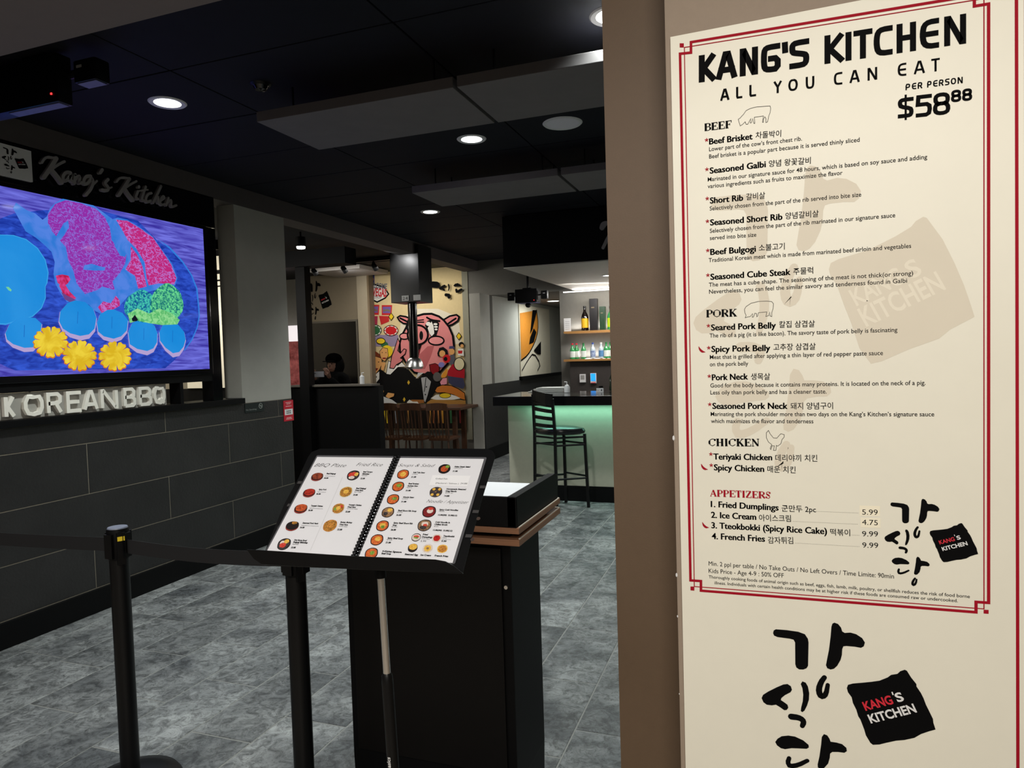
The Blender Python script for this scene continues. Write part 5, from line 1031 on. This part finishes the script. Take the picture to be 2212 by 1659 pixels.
# red picture panel
a, c = bp(624, 835, 'y', 9.95), bp(648, 737, 'y', 9.95); t = thing('red_food_poster', 'dark red food picture on the wall left of the black post', 'poster', (a.x, 9.95, a.z)); mk('print', MB().box(a.x-.6, c.x+.3, 9.93, 9.95, a.z, c.z), mat('red_food_print', (110, 14, 20), .5, noise=.3, nscale=7, col2=(225, 120, 125)), t)
mk('lit_header', MB().box(a.x-.6, c.x+.3, 9.93, 9.95, c.z, c.z+.27), mat('lit_white', (235, 228, 232), .5, emit=.8), t)

# ---- the mural
MU = Pl((0, BACK-.012, 0), (1, 0, 0), (0, 0, 1)); mx0, mx1 = bp(790, 700, 'y', BACK-.012).x, bp(1001, 700, 'y', BACK-.012).x
mu = thing('pig_mural', 'colourful mural of a pink pig in a tuxedo with casino signs and food', 'mural', ((mx0+mx1)/2, BACK, 1.5))
mk('panel', MB().box(mx0-.1, mx1, BACK-.012, BACK, .45, 3.04), mat('mural_wall', (222, 200, 150), .8, noise=.03), mu)
mk('side_strip', MB().box(mx1, bp(1014, 700, 'y', BACK).x, BACK-.02, BACK, .3, 3.04), mat('strip_pale', (150, 148, 130), .7, noise=.03), mu)
zu = lambda x, y: MU.px(780+x/6.9125, 560+y/6.9125); zv = lambda x, y: MU.px(780+x/6.9125, 740+y/6.9125); mc = [0]
def mp(nm, col, pts, f=zu, out=0):
    for i, (cc_, n2) in enumerate(((col, nm),)):
        mc[0] += 1; b = MB(); P_ = [f(*q) for q in pts]; poly(b, MU, P_, .0003*mc[0]); mk(n2, b, mat('paint_%d_%d_%d' % col, col, .75, noise=.03, spec=.2), mu)
        if out: mc[0] += 1; b = MB(); stroke(b, MU, P_, out, .0003*mc[0], closed=True); mk('outline', b, INK, mu)
def me_(nm, col, cx_, cy_, rx, ry, f=zu, out=0, n=22): mp(nm, col, [(cx_+rx*math.cos(k_*2*PI/n), cy_+ry*math.sin(k_*2*PI/n)) for k_ in range(n)], f, out)
def ml(pts, wd_, f=zu, m_=None): mc[0] += 1; b = MB(); stroke(b, MU, [f(*q) for q in pts], wd_, .0003*mc[0], smooth=1); mk('line', b, m_ or INK, mu)
PK = (226, 138, 138); PKD = (190, 100, 102); BK = (5, 4, 5); WH = (235, 232, 225); RD = (200, 30, 35); YE = (235, 200, 40); GR = (50, 105, 65); SK = (225, 165, 100)
mp('glow', (232, 222, 200), [(560,1200),(600,900),(800,740),(1150,740),(1450,860),(1500,1250),(1300,1300),(700,1400)])
mp('blue_sign_back', (50, 60, 120), [(60,220),(200,220),(200,400),(60,400)]); me_('star', (235, 130, 40), 150, 300, 38, 55, n=8)
mp('welcome_sign', WH, [(85,350),(180,370),(350,420),(410,520),(360,580),(240,640),(95,570)], out=.025)
mc[0] += 1; b = MB(); text(b, MU, 'LAS VEGAS', zu(45, 540), zu(378, 560), .14, .0003*mc[0], .04); mk('sign_lettering', b, mat('paint_sign_red', (205, 40, 45), .7, noise=.02), mu)
mc[0] += 1; b = MB(); text(b, MU, 'WELCOME', zu(95, 420), zu(385, 445), .09, .0003*mc[0], .03); text(b, MU, 'NEVADA', zu(170, 585), zu(300, 590), .05, .0003*mc[0], 0); mk('sign_lettering', b, mat('paint_sign_grey', (110, 110, 120), .7, noise=.02), mu)
for x0, y0_, x1, y1_ in ((100,680,275,830), (310,685,465,835)): mp('casino_sign', (205, 45, 45), [(x0,y0_),(x1,y0_),(x1-10,y1_),(x0,y1_)]); mp('casino_sign', (120, 95, 165), [(x0+15,y0_+25),(x1-18,y0_+25),(x1-25,y1_-30),(x0+15,y1_-30)]); ml([(x0+30,y0_+85),(x0+80,y0_+70),(x1-40,y0_+85)], .03, m_=MATS.get('gold_print'))
mp('shop_front', (170, 50, 80), [(105,850),(250,850),(245,975),(105,975)]); mp('shop_front', (195, 45, 45), [(270,845),(420,850),(420,930),(300,980)]); mp('shop_front', (150, 135, 165), [(120,1130),(560,1130),(560,1300),(120,1300)])
for cx_, cy_, rx, ry, cl in ((212,1062,95,82,GR), (450,1065,105,78,RD)):
    me_('casino_chip', WH, cx_, cy_, rx, ry, out=.012); me_('casino_chip', cl, cx_, cy_, rx*.78, ry*.78)
    for k_ in range(9): a_ = k_*2*PI/9; me_('chip_mark', cl, cx_+rx*.88*math.cos(a_+.35), cy_+ry*.88*math.sin(a_+.35), 11, 9, n=6)
me_('casino_chip', GR, 355, 1275, 55, 45); me_('casino_chip', YE, 300, 1222, 66, 44, out=.012)
for x, y in ((455,858), (1465,1150)): mp('sparkle', YE, [(x-38,y),(x,y-55),(x+38,y),(x,y+55)], out=.01)
# ears, head
mp('pig_ear', PK, [(550,870),(590,845),(680,860),(740,890),(730,930),(700,965),(640,960),(580,920)], out=.028); mp('pig_ear', PK, [(1200,960),(1230,910),(1330,850),(1430,830),(1470,860),(1450,920),(1370,975),(1260,1010)], out=.028)
ml([(590,880),(690,930)], .03); ml([(1270,990),(1350,930),(1420,885)], .03)
mp('pig_head', PK, [(720,900),(830,850),(940,820),(1060,815),(1170,855),(1240,910),(1320,1010),(1375,1140),(1392,1290),(1370,1420),(1300,1560),(1180,1690),(950,1720),(800,1690),(700,1590),(640,1480),(590,1380),(585,1250),(620,1130),(680,1020)], out=.034)
mp('jaw_shadow', PKD, [(880,1420),(1000,1300),(1100,1290),(1050,1450),(1000,1560),(960,1640),(860,1640)])
me_('pig_eye', BK, 720, 1000, 42, 85); me_('eye_white', WH, 735, 1010, 22, 62); mp('pig_eye', BK, [(960,990),(1000,920),(1060,900),(1140,920),(1175,960),(1160,1060),(1130,1150),(1060,1180),(1020,1100)])
mp('eye_white', WH, [(1000,1030),(1060,930),(1090,1000),(1100,1110),(1060,1150),(1030,1110)]); me_('eye_white', WH, 1012, 965, 36, 30); me_('eye_white', WH, 1118, 970, 30, 16); me_('eye_white', WH, 1125, 1010, 28, 14); me_('eye_white', WH, 1128, 1048, 22, 14)
ml([(990,870),(1060,910),(1180,925)], .03); ml([(840,915),(940,905)], .018); ml([(850,940),(945,940)], .018)
mp('mouth', (110, 15, 25), [(820,1230),(920,1260),(890,1360),(860,1480),(850,1640),(800,1600),(790,1400)]); mp('mouth_dark', BK, [(840,1260),(920,1260),(890,1340),(850,1370)])
me_('pig_cheek', (235, 150, 150), 1130, 1215, 115, 65, out=.024); me_('pig_cheek', (235, 150, 150), 655, 1150, 70, 45, out=.02)
me_('pig_snout', PK, 855, 1130, 152, 145, out=.032); me_('nostril', BK, 908, 1140, 28, 68); me_('nostril', BK, 762, 1130, 18, 50)
# tuxedo
mp('tuxedo', BK, [(160,440),(300,400),(420,480),(560,370),(700,380),(800,500),(860,540),(1000,430),(1100,440),(1180,560),(1200,640),(1100,760),(1010,900),(420,900),(255,820),(255,620)], zv)
mp('shirt', (170, 170, 172), [(900,520),(985,505),(1060,580),(1010,780),(970,900),(945,870)], zv, .012); mp('shirt', (200, 200, 200), [(830,540),(860,450),(945,450)], zv); ml([(980,520),(955,730)], .012, zv)
for x, y in ((985,660), (970,775)): me_('button', BK, x, y, 10, 12, zv, n=10)
for x, y in ((720,595), (655,848)): mp('sparkle', (215, 175, 50), [(x-20,y),(x,y-35),(x+20,y),(x,y+35)], zv)
mp('cuff', WH, [(385,470),(420,270),(560,340),(620,290),(685,360),(560,370),(450,480)], zv, .01)
mp('hand', (215, 128, 128), [(440,380),(470,200),(500,130),(560,-60),(590,0),(560,120),(600,160),(650,95),(685,105),(670,170),(600,230),(640,250),(610,290),(540,330),(500,390)], zv, .014)
# faces
mp('hair', (120, 55, 30), [(130,230),(145,150),(230,130),(330,200),(320,250),(160,260)], zv); mp('man_face', SK, [(145,230),(230,205),(325,235),(320,330),(290,400),(235,465),(175,430),(145,330)], zv, .008); mp('man_mouth', (120, 25, 30), [(205,375),(270,385),(240,425)], zv); me_('man_eye', BK, 215, 285, 10, 7, zv, n=8); me_('man_eye', BK, 275, 290, 10, 7, zv, n=8)
mp('man_shirt', WH, [(150,450),(235,470),(285,430),(285,540),(230,610),(170,610)], zv); mp('bow_tie', BK, [(150,480),(200,520),(250,500),(250,520),(200,535),(150,560)], zv)
me_('woman_hair', YE, 400, 130, 85, 90, zv); mp('woman_face', SK, [(290,130),(340,75),(410,90),(420,200),(370,280),(320,250),(300,200)], zv, .008); me_('woman_mouth', (130, 30, 30), 360, 235, 32, 12, zv, n=10); me_('woman_eye', BK, 330, 150, 8, 6, zv, n=8); me_('woman_eye', BK, 385, 150, 8, 6, zv, n=8); mp('woman_arm', SK, [(320,290),(380,300),(350,420),(310,400)], zv)
mp('bob_hair', BK, [(1150,160),(1180,80),(1240,65),(1300,110),(1310,180),(1230,210),(1160,205)], zv); me_('small_face', SK, 1225, 165, 45, 50, zv); me_('small_face', SK, 1365, 135, 42, 48, zv); mp('small_hat', (70, 70, 110), [(1325,95),(1330,55),(1390,50),(1415,90)], zv); mp('small_coat', (90, 90, 100), [(1330,200),(1400,170),(1420,260),(1380,340),(1310,300)], zv)
me_('red_flower', RD, 1290, 240, 58, 62, zv); me_('red_flower', BK, 1275, 245, 28, 32, zv); me_('mini_head', BK, 1510, 30, 40, 40, zv); me_('mini_face', SK, 1520, 50, 26, 26, zv); mp('mini_shirt', WH, [(1460,90),(1540,90),(1550,200),(1460,190)], zv); mp('mini_belt', RD, [(1460,120),(1530,120),(1520,165),(1465,165)], zv)
mp('red_drum', (135, 15, 25), [(1035,330),(1120,310),(1180,340),(1180,430),(1090,480),(1045,420)], zv, .01); mp('red_skirt', (175, 25, 40), [(1310,420),(1380,320),(1450,340),(1560,400),(1560,530),(1420,520),(1300,490)], zv); me_('dumpling', (225, 215, 175), 1480, 320, 78, 95, zv, .012)
me_('lilac_cloth', (130, 125, 190), 1215, 330, 45, 40, zv); me_('grey_stone', (95, 90, 88), 1150, 510, 60, 70, zv); mp('yellow_hand', (225, 150, 50), [(1205,510),(1230,460),(1290,390),(1310,400),(1290,500),(1250,540)], zv); mp('pink_ham', (230, 150, 165), [(1190,590),(1230,530),(1300,520),(1300,620),(1210,640)], zv, .008); mp('blue_cloth', (60, 62, 90), [(1310,500),(1540,530),(1565,640),(1540,690),(1400,650),(1320,600)], zv)
mp('bread', (205, 120, 45), [(1115,720),(1150,660),(1230,630),(1360,640),(1470,690),(1560,750),(1575,860),(1500,840),(1400,780),(1260,745),(1150,750)], zv, .012); mp('fried_egg', WH, [(1055,830),(1130,780),(1300,760),(1420,790),(1500,830),(1400,850),(1150,855)], zv); me_('egg_yolk', YE, 1270, 788, 85, 38, zv, .008)
mp('bread', (175, 125, 60), [(1000,890),(1060,850),(1575,860),(1575,960),(1260,945),(1000,930)], zv); mp('bread', (160, 100, 45), [(760,850),(950,850),(960,900),(770,905)], zv); mp('napkin', (225, 222, 210), [(700,890),(740,850),(790,880),(860,880),(890,930),(720,915)], zv); mp('fist', SK, [(262,710),(310,680),(358,720),(345,780),(290,800),(262,770)], zv); mp('fist', SK, [(385,800),(420,745),(515,760),(505,800),(430,830)], zv); mp('grey_cloth', (200, 200, 200), [(262,800),(340,800),(480,850),(560,910),(330,905),(262,860)], zv)
mp('lower_band', (30, 22, 16), [(250,950),(1580,950),(1580,1280),(250,1280)], zv)
for x, cl in ((290,WH),(345,YE),(395,YE),(520,(150,160,170)),(700,(170,120,60)),(1030,(200,140,60)),(1085,(190,110,60)),(1150,(200,130,70)),(1215,(210,150,60)),(1340,(60,110,70)),(1480,(120,40,40)),(1530,(180,40,40))): mp('painted_strip', cl, [(x,1010),(x+30,1010),(x+36,1200),(x+8,1200)], zv)
# black brush characters at the mural top right
k = MB(); A2 = Vector(zu(1180, 380)); s2 = abs(zu(1340, 400)[0]-zu(1180, 400)[0])/(916-629)
def fm(x, y): return (A2.x+(x-629)*s2, A2.y-(y-479)*s2*.95)
mc[0] += 1
for P_ in ([(760,498),(785,495),(805,508),(812,530),(803,545),(770,562),(748,580),(745,592),(765,605),(785,620),(790,638),(780,652),(765,653),(740,635),(715,620),(690,624),(660,620),(640,605),(629,580),(638,560),(670,540),(720,515)], [(875,479),(895,487),(908,510),(916,550),(914,590),(903,625),(888,655),(875,665),(865,658),(868,635),(877,600),(880,560),(875,520),(865,495)]): poly(k, MU, [fm(*q) for q in P_], .0003*mc[0])
stroke(k, MU, [zu(1285,535), zu(1325,540), zu(1330,570)], .05, .0003*mc[0]+.001); poly(k, MU, [zu(1395,400), zu(1420,370), zu(1460,360), zu(1500,385), zu(1510,405), zu(1460,408), zu(1420,415)], .0003*mc[0]+.001); stroke(k, MU, [zu(1440,460), zu(1450,495), zu(1515,455)], .04, .0003*mc[0]+.002, smooth=1); stroke(k, MU, [zu(1080,380), zu(1150,385)], .1, .0003*mc[0]+.003)
mk('brush_lettering', k, INK, mu)
for x in (-5.75, -5.2, -4.65):
    spot('mural_spot', (x, 9.1, 2.98), (x+.05, 10.1, 1.9), 20, 110, .8, (1, .95, .85), .04)

# ---- exhaust hood over the table
hx0, hx1 = bp(843, 600, 'y', 8.0).x, bp(905, 600, 'y', 8.0).x; hy1 = bp(935, 655, 'x', hx1).y; hzb = 2.335
hd = thing('exhaust_hood', 'black box hood with hanging pipe and chrome bell above the dining table', 'hood', ((hx0+hx1)/2, (8+hy1)/2, 1.45))
mk('hood_box', MB().box(hx0, hx1, 8.0, hy1, hzb, 3.06, .006), mat('hood_black', (12, 12, 13), .38, .2, noise=.05), hd)
pcx, pcy = bp(892, 700, 'y', 8.0+(hy1-8)/2).x, 8.0+(hy1-8)/2
mk('pipe', MB().lathe([(.06, 0), (.06, hzb-1.62), (0, hzb-1.62), (0, 0)], (pcx, pcy, 1.62), 20), BLACKG, hd, True)
mk('bell', MB().lathe([(0, 0), (.10, .0), (.12, .03), (.11, .08), (.085, .13), (.05, .155), (0, .16)], (pcx, pcy, 1.47), 28), CHROME, hd, True)
for x0, s in ((869, '24'), (894, '')):
    p = bp(x0, 658, 'y', 7.998); m_ = thing('table_number_card', 'white card reading 24 on the black hood' if s else 'blank white card beside the number card on the black hood', 'card', p)
    mk('card', MB().box(p.x, p.x+.10, 7.99, 7.999, hzb+.015, hzb+.085, .002), WHITE, m_)
    if s: HP = Pl((p.x, 7.989, hzb+.015), (1, 0, 0), (0, 0, 1)); b = MB(); text(b, HP, '2', (.018, .014), (.042, .014), .042, .001, 0); text(b, HP, '4', (.056, .014), (.085, .014), .042, .001, 0); mk('digit', b, INK, m_)
spot('hood_highlight_spot', (hx0+.12, 7.62, 2.95), (hx0+.22, 8.0, 2.80), 22, 70, .9, rad=.03)  # added spot without a fixture, makes the highlight on the hood front

# ---- table and chairs
tb_ = thing('dining_table', 'dark wooden dining table in front of the pig mural', 'table', (-4.6, 9.4, 0))
mk('tabletop', MB().box(-5.6, bp(1004, 880, 'y', 9.2).x, 9.05, 9.75, .85, .89, .006), DWOOD, tb_)
for x, y in ((-5.5, 9.3), (-5.5, 9.62), (-4.25, 9.3), (-4.25, 9.62)): mk('leg', MB().box(x-.03, x+.03, y-.03, y+.03, 0, .85), DWOOD, tb_)
def chair(px_, lb):
    p = bp(px_, 871, 'y', 8.75); z1_ = p.z; t = thing('dining_chair', lb, 'chair', (p.x, 8.9, 0), 'wooden dining chairs'); x, W2 = p.x, .155
    pts = [Vector((x+W2*s_, 8.75+.03*(s_*s_-1)*-1, z1_-.05-.01*s_*s_)) for s_ in (-1, -.6, -.2, .2, .6, 1)]; m_ = MB()
    for aa, bb in zip(pts[:-1], pts[1:]): dd = bb-aa; cbox(m_, (aa+bb)/2, dd.normalized(), Vector((0, 0, 1)), dd.normalized().cross(Vector((0, 0, 1))), dd.length/2+.004, .05, .012)
    mk('crest_rail', m_, DWOOD, t)
    for s_ in (-1, 1):
        mk('back_post', MB().tube([(x+W2*s_, 8.76, z1_-.05), (x+W2*s_*.95, 8.82, .47)], .015, 8), DWOOD, t, True)
        for yy in (8.84, 9.16): mk('leg', MB().tube([(x+.125*s_, yy, .44), (x+.15*s_, yy+(.02 if yy > 9 else -.02), 0)], .014, 8), DWOOD, t, True)
    for k_ in range(5): xx = (-2+k_)*.055; mk('spindle', MB().tube([(x+xx*1.1, 8.765, z1_-.09), (x+xx, 8.80, .65), (x+xx*.9, 8.84, .47)], [.007, .009, .007], 6), DWOOD, t, True)
    mk('seat', MB().box(x-.16, x+.16, 8.80, 9.19, .44, .475, .012), DWOOD, t, True)
    mk('stretcher', MB().tube([(x-.14, 8.83, .2), (x+.14, 8.83, .2)], .009, 6), DWOOD, t)
chair(834, 'dark wooden spindle back chair next to the black partition'); chair(885, 'dark wooden spindle back chair, middle one of the three under the hood'); chair(942, 'dark wooden spindle back chair at the right end of the table')

# ---- track lights
area('dining_fill', (-5.6, 8.6, 2.9), (-5.6, 9.6, .5), 1.5, .4, 14, (1, .96, .9))
tr = thing('track_rail', 'black track rail with small spotlights under the dining ceiling', 'track light', (-5.4, 8.6, 3.0))
mk('rail', MB().box(-6.6, -4.45, 8.58, 8.62, 2.99, 3.03), BLACKM, tr)
for x in (-6.4, -5.5, -4.6): mk('stem', MB().tube([(x, 8.6, 3.03), (x, 8.6, CEIL)], .012, 8), BLACKM, tr)
for x in (-6.1, -5.6, -5.1):
    mk('spot_head', MB().tube([(x, 8.6, 2.99), (x, 8.6, 2.94), (x+.01, 8.66, 2.88)], [.01, .035, .038], 12), BLACKM, tr, True)
q = bp(650, 533, 'z', 2.93)
t = thing('spotlight', 'bright spotlight on the dining ceiling beside the grey column', 'ceiling light', q); mk('lens', MB().lathe([(0, -.03), (.045, -.02), (.05, 0), (0, 0)], q, 16), mat('bright_lamp', (255, 255, 250), .4, emit=14), t, True); mk('can', MB().lathe([(0, 0), (.055, 0), (.055, .11), (0, .11)], q, 16), BLACKM, t, True)
mk('stem', MB().tube([q+Vector((0, 0, .11)), (q.x, q.y, CEIL)], .012, 8), BLACKM, t)
spot('spotlight_beam', q+Vector((0, 0, -.05)), q+Vector((.3, .8, -3)), 30, 100, .8)
# grey duct box
dx, dz = bp(746, 575, 'y', 8.2), 0
tag(mk('ceiling_duct', MB().box(bp(690, 590, 'y', 9.3).x, bp(800, 590, 'y', 9.3).x, 9.0, 9.84, 2.97, 3.03, .004), mat('duct_grey', (160, 155, 150), .5, noise=.05)), 'pale ceiling panel over the beige logo wall', 'ceiling panel')
spot('duct_spot', (-5.9, 9.0, 2.72), (-5.75, 9.4, 2.97), 3, 120, .9, rad=.02)
area('side_room_fill', (-7.6, 6.2, 2.9), (-9, 7, 1.2), 1.2, .5, 60, (1, .95, .82))  # added lamp, brightens the pale wall seen through the gap

cp = thing('gap_cream_panels', 'cream panels added for the bright view through the gap beside the grey column', 'cabinet', (-6.3, 6.85, 0))  # panels added to fill the gap with a bright cream view
CR = mat('cream_laminate', (226, 218, 196), .6, noise=.03)
for a_, c_ in ((838, 620), (617, 608), (604, 592), (583, 553), (514, 503), (490, 454)):
    mk('panel', MB().box(-6.75, -5.95, 6.80, 6.83, bp(468, a_, 'y', 6.8).z, min(3.0, bp(468, c_, 'y', 6.8).z), .002), CR, cp)
mk('case', MB().box(-6.78, -5.92, 6.83, 7.2, 0, 3.0), BLACK, cp)
area('gap_panel_fill', (-6.2, 5.7, 2.5), (-6.3, 6.8, 1.6), .8, .3, 26, (1, .96, .88))  # added lamp without a fixture, lights the cream panels
# ---- person standing beyond the partition
PX_ = bp(722, 790, 'y', 8.2).x; PY_ = 8.2
per = thing('person', 'person in dark hooded clothes raising a phone beyond the black partition', 'person', (PX_, PY_, 0))
def skin(name, verts, edges, radii, m_, parent, root=0, lv=2):
    me = bpy.data.meshes.new(name); L_ = parent.location
    me.from_pydata([tuple(Vector(v)-L_) for v in verts], edges, []); o = bpy.data.objects.new(name, me); C.objects.link(o)
    o.modifiers.new('skin', 'SKIN')
    for i, r in enumerate(radii):
        sv_ = me.skin_vertices[0].data[i]; sv_.radius = r if isinstance(r, tuple) else (r, r); sv_.use_root = (i == root)
    s_ = o.modifiers.new('sub', 'SUBSURF'); s_.levels = lv; s_.render_levels = lv
    me.materials.append(m_); o.parent = parent; return o
x, y = PX_, PY_; CL = mat('dark_cloth', (9, 9, 10), 1, noise=.15, spec=.1); SKN = mat('skin', (120, 86, 70), .6, noise=.04)
V_ = [(x,y,.92),(x,y,1.12),(x,y,1.30),(x,y,1.40),(x,y,1.47),
      (x-.19,y,1.36),(x-.27,y-.10,1.12),(x-.12,y-.26,1.36),
      (x+.19,y,1.36),(x+.27,y-.10,1.14),(x+.10,y-.26,1.38),
      (x-.09,y,.86),(x-.10,y-.01,.48),(x-.10,y+.01,.08),(x-.11,y-.10,.04),(x+.09,y,.86),(x+.10,y-.01,.48),(x+.10,y+.01,.08),(x+.11,y-.10,.04)]
E_ = [(0,1),(1,2),(2,3),(3,4),(3,5),(5,6),(6,7),(3,8),(8,9),(9,10),(0,11),(11,12),(12,13),(13,14),(0,15),(15,16),(16,17),(17,18)]
R_ = [(.15,.11),(.15,.11),(.17,.12),(.11,.09),.055,.075,.055,.04,.075,.055,.04,.09,.065,.045,.04,.09,.065,.045,.04]
skin('body', V_, E_, R_, CL, per)
def ell(c, rx, ry, rz, n=16, m_=10):
    b = MB(); b.lathe([(max(.0005, math.sin(PI*i/m_)), -math.cos(PI*i/m_)) for i in range(m_+1)], (0, 0, 0), n); b.v = [Vector((c[0]+v.x*rx, c[1]+v.y*ry, c[2]+v.z*rz)) for v in b.v]; return b
hdp = mk('head', ell((x, y-.02, 1.56), .075, .095, .115), SKN, per, True)
mk('hood', ell((x, y+.035, 1.55), .125, .12, .15), CL, hdp, True); mk('hair', ell((x, y-.005, 1.635), .11, .125, .085), mat('black_hair', (5, 5, 5), 1, noise=.2, spec=0), hdp, True); mk('cap_peak', MB().box(x-.07, x+.07, y-.17, y-.08, 1.60, 1.612, .004), CL, hdp)
mk('nose', ell((x, y-.115, 1.55), .012, .018, .02, 8, 6), SKN, hdp, True)
for s_ in (-1, 1):
    mk('eye', ell((x+.03*s_, y-.105, 1.57), .010, .006, .006, 8, 6), INK, hdp, True); mk('ear', ell((x+.078*s_, y-.01, 1.56), .010, .02, .03, 8, 6), SKN, hdp, True)
mk('mouth', ell((x, y-.106, 1.505), .022, .006, .005, 8, 6), mat('lips', (120, 60, 55), .6), hdp, True)
for s_, w0 in ((-1, (x-.12, y-.26, 1.36)), (1, (x+.10, y-.26, 1.38))):
    w0 = Vector(w0); vs = [w0, w0+Vector((-.01*s_*-1, -.05, .05))]; ed = [(0, 1)]; rr = [.026, (.034, .016)]
    for k_, ln in enumerate((.055, .065, .068, .058)):
        bpt = vs[1]+Vector((-.028+.018*k_, -.008, .03)); m1 = bpt+Vector((-.012*s_, -.012, ln*.55)); m2 = m1+Vector((-.024*s_, .0, ln*.4)); n = len(vs); vs += [bpt, m1, m2]; ed += [(1, n), (n, n+1), (n+1, n+2)]; rr += [.010, .009, .007]
    n = len(vs); vs += [vs[1]+Vector((-.035*s_, -.01, 0)), vs[1]+Vector((-.05*s_, -.015, .03))]; ed += [(1, n), (n, n+1)]; rr += [.011, .009]
    skin('hand', vs, ed, rr, SKN, per, 0, 1)
ph = thing('phone', 'pale phone held up by the person beyond the partition', 'phone', (x-.01, y-.34, 1.43)); mk('case', MB().box(x-.09, x+.07, y-.35, y-.34, 1.40, 1.475, .005), mat('phone_grey', (120, 122, 128), .3, noise=.03), ph); mk('lens', MB().lathe([(0, 0), (.012, 0), (.012, .004), (0, .004)], (x-.07, y-.352, 1.45), 10), BLACKG, ph)
